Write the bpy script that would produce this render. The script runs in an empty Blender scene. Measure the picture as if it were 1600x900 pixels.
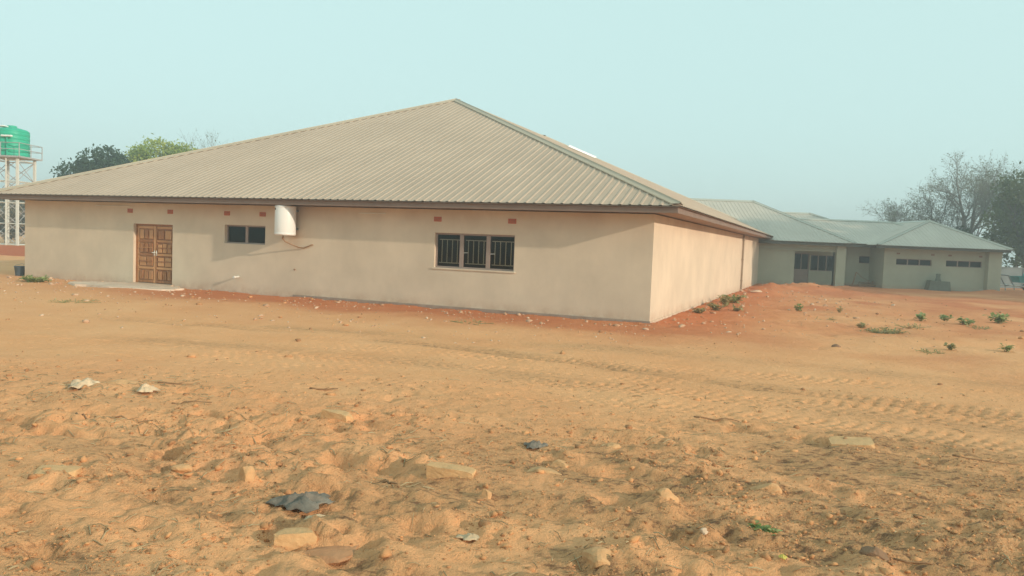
import bpy, bmesh, math, random
import numpy as np
from mathutils import Vector, Matrix, noise as mnoise

# ------------------------------------------------------------------ camera, sky, sun, exposure
scene = bpy.context.scene
COL = scene.collection
R = math.radians
CAM_F, CAM_PITCH, CAM_ROLL, CAM_H = 1209.2, 0.0579, 0.0391, 2.0        # focal length in px of a 1600 px wide picture

cam_data = bpy.data.cameras.new('camera')
cam_data.sensor_width = 36.0
cam_data.lens = 36.0 * CAM_F / 1600.0
cam_data.clip_start, cam_data.clip_end = 0.05, 3000.0
cam = bpy.data.objects.new('camera', cam_data)
COL.objects.link(cam)
fw = Vector((0, math.cos(CAM_PITCH), -math.sin(CAM_PITCH)))
r0 = Vector((1, 0, 0)); u0 = Vector((0, math.sin(CAM_PITCH), math.cos(CAM_PITCH)))
cr, sr = math.cos(CAM_ROLL), math.sin(CAM_ROLL)
rt = cr * r0 + sr * u0; up = -sr * r0 + cr * u0
cam.matrix_world = Matrix(((rt.x, up.x, -fw.x, 0), (rt.y, up.y, -fw.y, 0), (rt.z, up.z, -fw.z, CAM_H), (0, 0, 0, 1)))
scene.camera = cam

SUN_ELEV = R(16.5)
SUN_H = Vector((0.821, -0.570, 0)).normalized()                        # where the sun stands, seen from above
SUN_AZ = math.atan2(SUN_H.x, SUN_H.y)                                  # clockwise from +Y
sun_dir = Vector((SUN_H.x * math.cos(SUN_ELEV), SUN_H.y * math.cos(SUN_ELEV), math.sin(SUN_ELEV)))

world = bpy.data.worlds.new('World'); scene.world = world; world.use_nodes = True
wn = world.node_tree; wn.nodes.clear()
sky = wn.nodes.new('ShaderNodeTexSky'); sky.sky_type = 'NISHITA'; sky.sun_disc = False
sky.sun_elevation = SUN_ELEV; sky.sun_rotation = SUN_AZ
sky.altitude = 0; sky.air_density = 1.0; sky.dust_density = 0.6; sky.ozone_density = 1.0
hsv = wn.nodes.new('ShaderNodeHueSaturation'); hsv.inputs['Saturation'].default_value = 0.6
hsv.inputs['Hue'].default_value = 0.47
veil = wn.nodes.new('ShaderNodeMix'); veil.data_type = 'RGBA'               # even, dusty white veil over the clear-sky colours
veil.inputs[0].default_value = 0.88; veil.inputs[7].default_value = (2.85, 4.1, 4.0, 1)
bg = wn.nodes.new('ShaderNodeBackground'); bg.inputs['Strength'].default_value = 0.15
wo = wn.nodes.new('ShaderNodeOutputWorld')
wn.links.new(sky.outputs[0], hsv.inputs['Color']); wn.links.new(hsv.outputs[0], veil.inputs[6]); wn.links.new(veil.outputs[2], bg.inputs['Color'])
wn.links.new(bg.outputs[0], wo.inputs['Surface'])

sd = bpy.data.lights.new('sun', 'SUN'); sd.energy = 2.4; sd.angle = R(0.9); sd.color = (1.0, 0.85, 0.67)
sun = bpy.data.objects.new('sun', sd); COL.objects.link(sun)
sun.rotation_mode = 'QUATERNION'; sun.rotation_quaternion = sun_dir.to_track_quat('Z', 'Y')
sun.location = sun_dir * 60

scene.render.engine = 'CYCLES'
scene.view_settings.view_transform = 'Standard'; scene.view_settings.look = 'None'
scene.view_settings.gamma = 1.0; scene.view_settings.use_curve_mapping = False
scene.view_settings.exposure = 0.57
scene.cycles.max_bounces = 6; scene.cycles.diffuse_bounces = 3; scene.cycles.transparent_max_bounces = 10
scene.cycles.volume_bounces = 0
scene.cycles.use_denoising = True

random.seed(7)
rng = np.random.default_rng(11)

# ------------------------------------------------------------------ measuring helpers
def ray(px, py):
    return fw + rt * ((px - 800) / CAM_F) - up * ((py - 450) / CAM_F)
def G(px, py, z=0.0):
    """ground point seen at a pixel of the photograph"""
    d = ray(px, py); t = (z - CAM_H) / d.z
    return Vector((d.x * t, d.y * t, z))

# ------------------------------------------------------------------ object helpers
def tag(o, label=None, cat=None, group=None, kind=None):
    if label: o['label'] = label
    if cat: o['category'] = cat
    if group: o['group'] = group
    if kind: o['kind'] = kind
    return o

def empty(name, loc=(0, 0, 0), rz=0.0):
    o = bpy.data.objects.new(name, None); COL.objects.link(o)
    o.location = loc; o.rotation_euler = (0, 0, rz); o.empty_display_size = 0.3
    return o

def link(name, me, mat=None, parent=None, smooth=False):
    o = bpy.data.objects.new(name, me); COL.objects.link(o)
    if mat is not None and not me.materials: me.materials.append(mat)
    if parent is not None: o.parent = parent
    if smooth:
        me.polygons.foreach_set('use_smooth', [True] * len(me.polygons))
    return o

class MB:
    def __init__(s): s.v = []; s.f = []
    def add(s, vs, fs):
        n = len(s.v); s.v += [tuple(p) for p in vs]; s.f += [tuple(i + n for i in q) for q in fs]; return s
    def box(s, a, b):
        x0, y0, z0 = a; x1, y1, z1 = b
        return s.add([(x0, y0, z0), (x1, y0, z0), (x1, y1, z0), (x0, y1, z0), (x0, y0, z1), (x1, y0, z1), (x1, y1, z1), (x0, y1, z1)],
                     [(0, 3, 2, 1), (4, 5, 6, 7), (0, 1, 5, 4), (1, 2, 6, 5), (2, 3, 7, 6), (3, 0, 4, 7)])
    def bbox(s, a, b, e=0.008):
        """box with chamfered edges"""
        bm = bmesh.new(); bmesh.ops.create_cube(bm, size=1)
        c = [(a[i] + b[i]) / 2 for i in range(3)]; d = [abs(b[i] - a[i]) for i in range(3)]
        for v in bm.verts: v.co = Vector((c[0] + v.co.x * d[0], c[1] + v.co.y * d[1], c[2] + v.co.z * d[2]))
        bmesh.ops.bevel(bm, geom=bm.edges[:], offset=min(e, min(d) * .3), segments=1, affect='EDGES')
        bm.verts.ensure_lookup_table(); bm.verts.index_update()
        s.add([v.co[:] for v in bm.verts], [[v.index for v in f.verts] for f in bm.faces]); bm.free(); return s
    def tube(s, pts, rad, n=8, caps=True):
        pts = [Vector(p) for p in pts]
        rad = rad if hasattr(rad, '__len__') else [rad] * len(pts)
        base = len(s.v); ref = None
        for i, p in enumerate(pts):
            t = (pts[min(i + 1, len(pts) - 1)] - pts[max(i - 1, 0)]).normalized()
            if ref is None: ref = Vector((0, 0, 1)) if abs(t.z) < .9 else Vector((1, 0, 0))
            a = t.cross(ref)
            if a.length < 1e-4: a = t.orthogonal()
            a.normalize(); b = t.cross(a).normalized(); ref = -b if False else ref
            for k in range(n):
                w = 2 * math.pi * k / n
                s.v.append(tuple(p + (a * math.cos(w) + b * math.sin(w)) * rad[i]))
        for i in range(len(pts) - 1):
            for k in range(n):
                q = base + i * n; k2 = (k + 1) % n
                s.f.append((q + k, q + k2, q + n + k2, q + n + k))
        if caps:
            s.f.append(tuple(base + k for k in reversed(range(n))))
            s.f.append(tuple(base + (len(pts) - 1) * n + k for k in range(n)))
        return s
    def lathe(s, prof, n=32, c=(0, 0)):
        """prof: list of (radius, z) from bottom to top"""
        base = len(s.v)
        for r, z in prof:
            for k in range(n):
                w = 2 * math.pi * k / n
                s.v.append((c[0] + r * math.cos(w), c[1] + r * math.sin(w), z))
        for i in range(len(prof) - 1):
            for k in range(n):
                q = base + i * n; k2 = (k + 1) % n
                s.f.append((q + k, q + k2, q + n + k2, q + n + k))
        s.f.append(tuple(base + k for k in reversed(range(n))))
        s.f.append(tuple(base + (len(prof) - 1) * n + k for k in range(n)))
        return s
    def build(s, name, mat=None, parent=None, smooth=False):
        me = bpy.data.meshes.new(name); me.from_pydata(s.v, [], s.f); me.update()
        return link(name, me, mat, parent, smooth)

def mesh_np(name, V, F, nper):
    """fast mesh: V (n,3), F (m,nper)"""
    me = bpy.data.meshes.new(name)
    me.vertices.add(len(V)); me.vertices.foreach_set('co', np.ascontiguousarray(V, dtype=np.float32).ravel())
    m = len(F); me.loops.add(m * nper); me.loops.foreach_set('vertex_index', np.ascontiguousarray(F, dtype=np.int32).ravel())
    me.polygons.add(m); me.polygons.foreach_set('loop_start', np.arange(0, m * nper, nper, dtype=np.int32))
    me.polygons.foreach_set('loop_total', np.full(m, nper, dtype=np.int32))
    me.update(calc_edges=True)
    return me

# ------------------------------------------------------------------ material helpers
def newmat(name):
    m = bpy.data.materials.new(name); m.use_nodes = True
    nt = m.node_tree; nt.nodes.clear()
    out = nt.nodes.new('ShaderNodeOutputMaterial'); b = nt.nodes.new('ShaderNodeBsdfPrincipled')
    nt.links.new(b.outputs[0], out.inputs['Surface'])
    return m, nt, b, out
def tex_noise(nt, scale, detail=4, rough=0.55, vec=None, mapscale=None):
    n = nt.nodes.new('ShaderNodeTexNoise'); n.inputs['Scale'].default_value = scale
    n.inputs['Detail'].default_value = detail; n.inputs['Roughness'].default_value = rough
    if vec is None:
        tc = nt.nodes.new('ShaderNodeTexCoord'); vec = tc.outputs['Object']
    if mapscale:
        mp = nt.nodes.new('ShaderNodeMapping'); mp.inputs['Scale'].default_value = mapscale
        nt.links.new(vec, mp.inputs['Vector']); vec = mp.outputs[0]
    nt.links.new(vec, n.inputs['Vector'])
    return n.outputs['Fac']
def ramp(nt, fac, stops):
    r = nt.nodes.new('ShaderNodeValToRGB')
    while len(r.color_ramp.elements) < len(stops): r.color_ramp.elements.new(0.5)
    for e, (p, c) in zip(r.color_ramp.elements, stops):
        e.position = p; e.color = (c, c, c, 1) if not hasattr(c, '__len__') else (*c, 1)
    nt.links.new(fac, r.inputs[0]); return r.outputs[0]
def mixc(nt, fac, a, b, mode='MIX'):
    m = nt.nodes.new('ShaderNodeMix'); m.data_type = 'RGBA'; m.blend_type = mode
    for k, val in ((0, fac), (6, a), (7, b)):
        if hasattr(val, 'is_output'): nt.links.new(val, m.inputs[k])
        elif k == 0: m.inputs[0].default_value = val
        else: m.inputs[k].default_value = (*val, 1)
    return m.outputs[2]
def mathn(nt, op, a, b=0.0, clamp=False):
    m = nt.nodes.new('ShaderNodeMath'); m.operation = op; m.use_clamp = clamp
    for sock, val in ((m.inputs[0], a), (m.inputs[1], b)):
        if hasattr(val, 'is_output'): nt.links.new(val, sock)
        else: sock.default_value = val
    return m.outputs[0]
def bump(nt, b, h, strength=0.3, dist=0.02):
    bn = nt.nodes.new('ShaderNodeBump'); bn.inputs['Strength'].default_value = strength; bn.inputs['Distance'].default_value = dist
    nt.links.new(h, bn.inputs['Height']); nt.links.new(bn.outputs[0], b.inputs['Normal'])

def surf(name, base, rough=0.8, var=0.18, scale=3.0, bscale=40.0, bstr=0.2, metallic=0.0, spec=0.3, dist=0.01):
    m, nt, b, out = newmat(name)
    lo = tuple(c * (1 - var) for c in base); hi = tuple(min(1, c * (1 + var)) for c in base)
    c = mixc(nt, ramp(nt, tex_noise(nt, scale, 6, .6), [(.3, 0.), (.7, 1.)]), lo, hi)
    c = mixc(nt, 0.25, c, mixc(nt, tex_noise(nt, scale * 9, 3), lo, hi))
    nt.links.new(c, b.inputs['Base Color'])
    b.inputs['Roughness'].default_value = rough; b.inputs['Metallic'].default_value = metallic
    b.inputs['Specular IOR Level'].default_value = spec
    if bstr: bump(nt, b, tex_noise(nt, bscale, 4), bstr, dist)
    return m

def plaster(name, base, dust=(0.40, 0.20, 0.11), zdust=0.35, top=None):
    """painted plaster: cloudy patches, faint runs, soil splashed up from the ground"""
    m, nt, b, out = newmat(name)
    lo = tuple(c * .90 for c in base); hi = tuple(min(1, c * 1.07) for c in base)
    c = mixc(nt, ramp(nt, tex_noise(nt, .7, 6, .62), [(.32, 0.), (.68, 1.)]), lo, hi)
    runs = ramp(nt, tex_noise(nt, 1.0, 4, .6, mapscale=(5, 5, .35)), [(.52, 0.), (.72, 1.)])
    c = mixc(nt, mathn(nt, 'MULTIPLY', runs, .07), c, tuple(x * .72 for x in base))
    tc = nt.nodes.new('ShaderNodeTexCoord'); sp = nt.nodes.new('ShaderNodeSeparateXYZ'); nt.links.new(tc.outputs['Object'], sp.inputs[0])
    h = mathn(nt, 'SUBTRACT', 1.0, mathn(nt, 'DIVIDE', sp.outputs[2], zdust), True)
    sn = ramp(nt, tex_noise(nt, 2.5, 6, .7), [(.35, 0.), (.75, 1.)])
    c = mixc(nt, mathn(nt, 'MULTIPLY', mathn(nt, 'MULTIPLY', h, sn), .75, True), c, dust)
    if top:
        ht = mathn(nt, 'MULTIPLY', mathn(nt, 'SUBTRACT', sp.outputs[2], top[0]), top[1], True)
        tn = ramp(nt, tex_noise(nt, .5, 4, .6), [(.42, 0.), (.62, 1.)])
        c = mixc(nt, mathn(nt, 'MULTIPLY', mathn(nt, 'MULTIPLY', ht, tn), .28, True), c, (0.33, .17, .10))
    nt.links.new(c, b.inputs['Base Color'])
    b.inputs['Roughness'].default_value = .88; b.inputs['Specular IOR Level'].default_value = .2
    bump(nt, b, mathn(nt, 'ADD', tex_noise(nt, 60, 4), tex_noise(nt, 3, 2)), .25, .008)
    return m

def glass_mat(name, tint=(0.42, 0.42, 0.40)):
    m, nt, b, out = newmat(name); nt.nodes.remove(b)
    tr = nt.nodes.new('ShaderNodeBsdfTransparent'); tr.inputs[0].default_value = (*tint, 1)
    gl = nt.nodes.new('ShaderNodeBsdfGlossy'); gl.inputs['Roughness'].default_value = .06; gl.inputs[0].default_value = (.75, .8, .8, 1)
    fr = nt.nodes.new('ShaderNodeFresnel'); fr.inputs[0].default_value = 1.22
    mx = nt.nodes.new('ShaderNodeMixShader'); nt.links.new(fr.outputs[0], mx.inputs[0])
    nt.links.new(tr.outputs[0], mx.inputs[1]); nt.links.new(gl.outputs[0], mx.inputs[2])
    nt.links.new(mx.outputs[0], out.inputs['Surface']); return m

def roof_mat(name, base, rough=.5):
    m, nt, b, out = newmat(name)
    geo = nt.nodes.new('ShaderNodeNewGeometry'); oi = nt.nodes.new('ShaderNodeObjectInfo')
    lo = tuple(c * .9 for c in base); hi = tuple(c * 1.08 for c in base)
    c = mixc(nt, ramp(nt, tex_noise(nt, .45, 6, .65), [(.3, 0.), (.7, 1.)]), lo, hi)
    c = mixc(nt, mathn(nt, 'MULTIPLY', oi.outputs['Random'], .35), c, tuple(x * .88 for x in base))
    st = ramp(nt, tex_noise(nt, 6, 5, .7), [(.5, 0.), (.8, 1.)])
    c = mixc(nt, mathn(nt, 'MULTIPLY', st, .25), c, (base[0] * .75, base[1] * .66, base[2] * .6))
    nt.links.new(c, b.inputs['Base Color'])
    b.inputs['Roughness'].default_value = rough; b.inputs['Specular IOR Level'].default_value = .18
    return m

def toned(name, a, bcol, rough=.9, bscale=60, bstr=.4, scale=20):
    """colour between two tones by the mesh attribute 'tone'"""
    m, nt, b, out = newmat(name)
    at = nt.nodes.new('ShaderNodeAttribute'); at.attribute_name = 'tone'
    f = mathn(nt, 'ADD', mathn(nt, 'MULTIPLY', at.outputs['Fac'], .8), mathn(nt, 'MULTIPLY', tex_noise(nt, scale, 4), .3), True)
    nt.links.new(mixc(nt, f, a, bcol), b.inputs['Base Color'])
    b.inputs['Roughness'].default_value = rough; b.inputs['Specular IOR Level'].default_value = .15
    if bstr: bump(nt, b, tex_noise(nt, bscale, 4), bstr, .01)
    return m

def leaf_mat(name, a, bcol, trans=.35):
    m, nt, b, out = newmat(name)
    at = nt.nodes.new('ShaderNodeAttribute'); at.attribute_name = 'tone'
    col = mixc(nt, at.outputs['Fac'], a, bcol)
    nt.links.new(col, b.inputs['Base Color']); b.inputs['Roughness'].default_value = .6; b.inputs['Specular IOR Level'].default_value = .25
    tl = nt.nodes.new('ShaderNodeBsdfTranslucent'); nt.links.new(col, tl.inputs[0])
    mx = nt.nodes.new('ShaderNodeMixShader'); mx.inputs[0].default_value = trans
    nt.links.new(b.outputs[0], mx.inputs[1]); nt.links.new(tl.outputs[0], mx.inputs[2]); nt.links.new(mx.outputs[0], out.inputs['Surface'])
    return m

M = {}
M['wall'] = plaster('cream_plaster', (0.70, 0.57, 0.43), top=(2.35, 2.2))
M['farwall'] = plaster('grey_cream_plaster', (0.45, 0.44, 0.335))
M['plinth'] = surf('grey_plinth_cement', (0.36, 0.27, 0.21), .9, .2, 3, 30, .4)
M['roof'] = roof_mat('tan_roof_sheet', (0.545, 0.395, 0.29), .7)
M['farroof'] = roof_mat('grey_tan_roof_sheet', (0.585, 0.505, 0.42), .5)
M['cap'] = roof_mat('tan_ridge_cap', (0.52, 0.42, 0.31), .5)
M['farcap'] = roof_mat('grey_ridge_cap', (0.50, 0.48, 0.41), .5)
M['glintcap'] = surf('painted_glint_cap', (0.85, 0.85, 0.83), .35, .04, 2, 0, 0)  # white colour stands in for sunlight glinting off the capping
M['fascia'] = surf('brown_fascia_paint', (0.24, 0.165, 0.13), .6, .15, 2, 25, .1)
M['fasciaside'] = M['fascia']
M['soffit'] = surf('soffit_board', (0.34, 0.24, 0.18), .85, .15, 2, 25, .15)
M['farfascia'] = surf('dark_fascia_paint', (0.12, 0.12, 0.10), .6, .15, 2, 25, .1)
M['vent'] = surf('red_air_brick', (0.50, 0.13, 0.065), .9, .2, 9, 60, .4)
M['wood'] = None
M['frame'] = surf('brown_window_paint', (0.34, 0.25, 0.21), .55, .12, 4, 30, .1)
M['bar'] = surf('burglar_bar_paint', (0.80, 0.78, 0.70), .5, .1, 4, 0, 0)
M['glass'] = glass_mat('window_glass', (.80, .74, .66))
M['farglass'] = glass_mat('far_window_glass', (.3, .32, .3))
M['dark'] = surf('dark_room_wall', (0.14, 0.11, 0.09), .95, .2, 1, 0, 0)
M['white'] = surf('white_enamel', (0.84, 0.82, 0.78), .3, .03, 2, 0, 0, spec=.5)
M['black'] = surf('black_plastic', (0.02, 0.02, 0.02), .4, .1, 2, 0, 0)
M['pipe'] = surf('copper_brown_pipe', (0.33, 0.19, 0.10), .5, .15, 6, 0, 0)
M['pvc'] = surf('white_pvc', (0.75, 0.73, 0.66), .45, .05, 6, 0, 0)
M['downpipe'] = surf('brown_downpipe', (0.36, 0.27, 0.19), .55, .1, 3, 0, 0)
M['concrete'] = surf('pale_concrete', (0.62, 0.44, 0.30), .92, .15, 2.5, 30, .5)
M['tank'] = surf('green_tank_plastic', (0.02, 0.42, 0.26), .45, .1, 1.5, 0, 0)
M['steelwhite'] = surf('white_steel_paint', (0.66, 0.64, 0.58), .5, .1, 3, 0, 0)
M['rail'] = surf('grey_rail_paint', (0.40, 0.38, 0.37), .5, .1, 3, 0, 0)
M['brickred'] = surf('red_brick_wall', (0.42, 0.16, 0.09), .92, .2, 4, 30, .5)
M['greywall'] = surf('pale_grey_boundary_plaster', (0.24, 0.28, 0.28), .9, .12, 1.2, 30, .3)
M['teal'] = surf('teal_cart_paint', (0.05, 0.30, 0.30), .5, .2, 3, 0, 0)
M['steel'] = surf('grey_cart_steel', (0.22, 0.25, 0.26), .45, .2, 5, 0, 0, metallic=.5)
M['rubber'] = surf('black_rubber', (0.025, 0.025, 0.025), .8, .2, 8, 0, 0)
M['brick'] = surf('tan_clay_brick', (0.62, 0.36, 0.17), .92, .2, 9, 50, .7, dist=.006)
M['stone'] = surf('tan_field_stone', (0.60, 0.33, 0.155), .92, .25, 8, 35, .8, dist=.008)
M['stonedark'] = surf('dark_brown_stone', (0.27, 0.15, 0.085), .9, .25, 8, 35, .8, dist=.008)
M['mud'] = surf('red_brown_mud', (0.44, 0.22, 0.11), .95, .2, 9, 40, .7, dist=.008)
M['bag'] = surf('slate_plastic_sheet', (0.19, 0.155, 0.12), .6, .55, 9, 30, .3, spec=.25)
M['rag'] = surf('dirty_white_cloth', (0.66, 0.47, 0.30), .9, .35, 12, 60, .4)
M['paper'] = surf('pale_card', (0.58, 0.42, 0.26), .85, .15, 12, 60, .3)
M['stick'] = surf('dry_stick_bark', (0.33, 0.18, 0.09), .95, .3, 20, 80, .5)
M['bark'] = surf('grey_tree_bark', (0.13, 0.115, 0.095), .95, .3, 3, 12, .8, dist=.03)
M['twig'] = surf('grey_twig_bark', (0.19, 0.18, 0.16), .95, .25, 3, 0, 0)
M['leafdark'] = leaf_mat('dark_green_leaf', (0.022, 0.055, 0.030), (0.055, 0.105, 0.045))
M['leaflight'] = leaf_mat('yellow_green_leaf', (0.22, 0.32, 0.05), (0.46, 0.50, 0.10))
M['leafmid'] = leaf_mat('olive_leaf', (0.065, 0.095, 0.035), (0.18, 0.21, 0.075))
M['leafdry'] = leaf_mat('dry_bush_leaf', (0.16, 0.13, 0.08), (0.32, 0.26, 0.16))
M['leafgrey'] = leaf_mat('sparse_grey_leaf', (0.13, 0.15, 0.09), (0.24, 0.26, 0.16))
M['weed'] = leaf_mat('weed_leaf', (0.22, 0.29, 0.09), (0.44, 0.47, 0.20))
M['weeddry'] = leaf_mat('dry_weed_leaf', (0.38, 0.30, 0.14), (0.46, 0.44, 0.21))
M['stem'] = surf('green_stem', (0.20, 0.22, 0.08), .8, .2, 9, 0, 0)
M['clod'] = toned('loose_soil', (0.32, 0.15, 0.07), (0.72, 0.36, 0.16))
M['pebble'] = toned('pale_rubble', (0.50, 0.25, 0.13), (0.66, 0.48, 0.33))
M['straw'] = toned('dry_straw_tones', (0.22, 0.13, 0.06), (0.56, 0.42, 0.24), bstr=0)

def wood_material():
    m, nt, b, out = newmat('varnished_wood')
    g = tex_noise(nt, 3.0, 6, .65, mapscale=(9, 9, .9))
    c = mixc(nt, ramp(nt, g, [(.3, 0.), (.7, 1.)]), (0.21, 0.070, 0.022), (0.48, 0.20, 0.068))
    oi = nt.nodes.new('ShaderNodeObjectInfo')
    c = mixc(nt, mathn(nt, 'MULTIPLY', mathn(nt, 'POWER', oi.outputs['Random'], 2.0), .85), c, (0.66, 0.34, 0.15))
    nt.links.new(c, b.inputs['Base Color']); b.inputs['Roughness'].default_value = .42
    bump(nt, b, g, .15, .004); return m
M['wood'] = wood_material()

# ------------------------------------------------------------------ terrain
YAW = -0.3892
A = Vector((3.654, 20.32, 0.0))                                        # right front corner of the near building
EX = Vector((math.cos(YAW), math.sin(YAW), 0)); EY = Vector((-math.sin(YAW), math.cos(YAW), 0))
BL, BD = 24.03, 35.5                                                   # front length, side length

def hashn(ix, iy, seed):
    h = (ix.astype(np.int64) * 374761393 + iy.astype(np.int64) * 668265263 + seed * 974711) & 0xffffffff
    h = ((h ^ (h >> 13)) * 1274126177) & 0xffffffff
    h = h ^ (h >> 16)
    return (h & 0xffffff) / float(0x1000000)
def vn(x, y, seed):
    ix = np.floor(x); iy = np.floor(y); fx = x - ix; fy = y - iy
    fx = fx * fx * fx * (fx * (fx * 6 - 15) + 10); fy = fy * fy * fy * (fy * (fy * 6 - 15) + 10)
    a = hashn(ix, iy, seed); b = hashn(ix + 1, iy, seed); c = hashn(ix, iy + 1, seed); d = hashn(ix + 1, iy + 1, seed)
    return (a * (1 - fx) + b * fx) * (1 - fy) + (c * (1 - fx) + d * fx) * fy * 1.0 - 0.5
def fbm(x, y, seed, o=4, g=.5):
    s = 0; a = 1.0
    for k in range(o):
        s = s + a * vn(x * (2 ** k) + 17.3 * k, y * (2 ** k) - 9.1 * k, seed + k); a *= g
    return s
def sstep(a, b, x):
    t = np.clip((x - a) / (b - a), 0, 1); return t * t * (3 - 2 * t)
def path_st(x, y, pts):
    """signed distance to and distance along a polyline"""
    best = np.full(x.shape, 1e9); S = np.zeros(x.shape); T = np.zeros(x.shape); acc = 0.0
    for (x0, y0), (x1, y1) in zip(pts[:-1], pts[1:]):
        L = math.hypot(x1 - x0, y1 - y0); ux, uy = (x1 - x0) / L, (y1 - y0) / L
        s = np.clip((x - x0) * ux + (y - y0) * uy, 0, L); dx = x - x0 - s * ux; dy = y - y0 - s * uy
        d = np.hypot(dx, dy); k = d < best
        best = np.where(k, d, best); S = np.where(k, acc + s, S); T = np.where(k, -dx * uy + dy * ux, T); acc += L
    return S, T, best
def smooth_path(pts, n=6):
    out = []
    P = [pts[0]] + list(pts) + [pts[-1]]
    for i in range(1, len(P) - 2):
        for k in range(n):
            t = k / n
            out.append(tuple(0.5 * ((2 * P[i][j]) + (-P[i - 1][j] + P[i + 1][j]) * t + (2 * P[i - 1][j] - 5 * P[i][j] + 4 * P[i + 1][j] - P[i + 2][j]) * t * t
                                    + (-P[i - 1][j] + 3 * P[i][j] - 3 * P[i + 1][j] + P[i + 2][j]) * t ** 3) for j in (0, 1)))
    out.append(tuple(pts[-1])); return out
RUT = smooth_path([(-19, 18.6), (-9, 17.0), (-2.5, 15.2), (2.1, 12.6), (4.2, 11.2), (6.7, 9.9), (12, 8.2)])
RUT2 = smooth_path([(-12, 14.6), (-4, 13.4), (1.0, 11.4), (4.0, 9.9), (8.5, 8.3), (13, 7.2)])
RUT3 = smooth_path([(-4, 16.4), (3.0, 14.8), (8.0, 12.6), (13.5, 11.4)])
TREADS = [smooth_path(p) for p in ([(-9, 13.6), (-2.1, 12.6), (2.2, 11.65), (6.1, 10.2), (11, 8.4)],
                                   [(-8, 11.2), (-1.6, 10.6), (1.7, 9.9), (4.6, 8.8), (9, 6.9)],
                                   [(-6, 12.4), (-1.5, 11.6), (3.0, 10.6), (7.6, 9.0), (13, 7.0)],
                                   [(-5, 14.6), (-1.5, 13.8), (3.0, 12.9), (7.6, 11.5), (13, 9.9)])]
OLD = [smooth_path(p) for p in ([(-6.4, 9.0), (-3.4, 7.9), (-1.2, 6.7), (1.2, 5.1), (3.4, 3.4)],
                                [(-8.5, 7.6), (-5.0, 6.4), (-2.9, 5.4), (-.9, 4.0), (.8, 2.6)],
                                [(-3.0, 9.3), (0.2, 8.2), (3.2, 6.6), (6.0, 4.6)])]
MOUNDS = [(13.6, 41.5, 2.2, .30), (16.5, 43.8, 2.6, .26), (19.8, 45.0, 2.4, .16), (11.8, 37.0, 1.5, .20), (24.5, 47.3, 2.0, .10),
          (29.8, 48.4, 1.2, .22), (33.5, 50.5, 1.6, .30), (-12.3, 25.6, 1.6, .05), (9.2, 31.0, 1.2, .12)]

# bricks and stones: kind, pixel, size, turn, label, material, seed, sink, tilt
ROCKS = [
 ('brick', 462, 846, (.27, .14, .12), 14, 'tan brick lying flat at the lower left, below the dark plastic sheet', 'brick', 1, .22, (-6, 0)),
 ('brick', 705, 748, (.40, .15, .13), -10, 'long pale brick half sunk in the soil near the centre', 'brick', 2, .30, (0, 4)),
 ('brick', 527, 660, (.32, .15, .12), -22, 'tan brick with a shaded end, left of centre and farther back', 'brick', 3, .36, (0, 6)),
 ('brick', 1330, 694, (.44, .26, .10), -12, 'broad tan block half buried at the right of the foreground', 'brick', 4, .5, (5, -4)),
 ('brick', 84, 742, (.34, .2, .10), 8, 'flat yellowish brick piece at the left edge of the foreground', 'brick', 5, .68, (2, 3)),
 ('stone', 757, 774, (.12, .10, .15), 10, 'small upright tan stone just right of the long pale brick', 'stone', 11, .4, (0, 0)),
 ('stone', 1041, 790, (.18, .14, .14), 30, 'pale rounded stone right of centre in the rough soil', 'stone', 12, .35, (0, 0)),
 ('stone', 876, 722, (.22, .15, .11), -25, 'flat tan stone below the small dark scrap', 'stone', 13, .4, (0, 0)),
 ('stone', 852, 740, (.30, .15, .10), -12, 'long thin stone slab with a shaded side right of the long brick', 'stone', 14, .5, (0, 0)),
 ('stone', 941, 886, (.24, .17, .14), -30, 'wide tan stone at the bottom edge right of centre', 'stone', 15, .5, (0, 0)),
 ('stone', 386, 762, (.12, .10, .20), 0, 'pointed upright tan stone left of the dark plastic sheet', 'stone', 16, .35, (0, -8)),
 ('stone', 957, 709, (.15, .11, .08), 0, 'small yellow stone above the rough soil right of centre', 'stone', 17, .45, (0, 0)),
 ('stone', 1366, 872, (.15, .11, .11), -30, 'dark brown stone at the lower right', 'stonedark', 19, .45, (0, 0)),
 ('stone', 1308, 543, (.20, .17, .15), 0, 'dark round stone alone on the smooth sand at the right', 'stonedark', 20, .35, (0, 0)),
 ('stone', 286, 720, (.16, .12, .08), 20, 'small pale stone in the soil left of centre', 'stone', 22, .5, (0, 0)),
 ('stone', 1100, 838, (.07, .05, .04), 40, 'tiny whitish stone at the lower right of centre', 'concrete', 24, .4, (0, 0)),
 ('stone', 1195, 770, (.22, .13, .13), -20, 'blunt tan stone in the rough soil right of the pale rounded stone', 'stone', 25, .5, (0, 0)),
 ('stone', 190, 604, (.42, .28, .13), 0, 'rounded sandy lump between the two pale rags at the left', 'stone', 28, .5, (0, 0)),
]
PILES = []
for q in ROCKS:
    g_ = G(q[1], q[2]); w_ = max(q[3][0], q[3][1])
    PILES.append((g_.x - .25 * w_ * SUN_H.x, g_.y - .35 * w_, w_ * .75, q[3][2] * .28)); PILES.append((g_.x + .3 * w_, g_.y + .3 * w_, w_ * .5, q[3][2] * .22))

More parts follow.
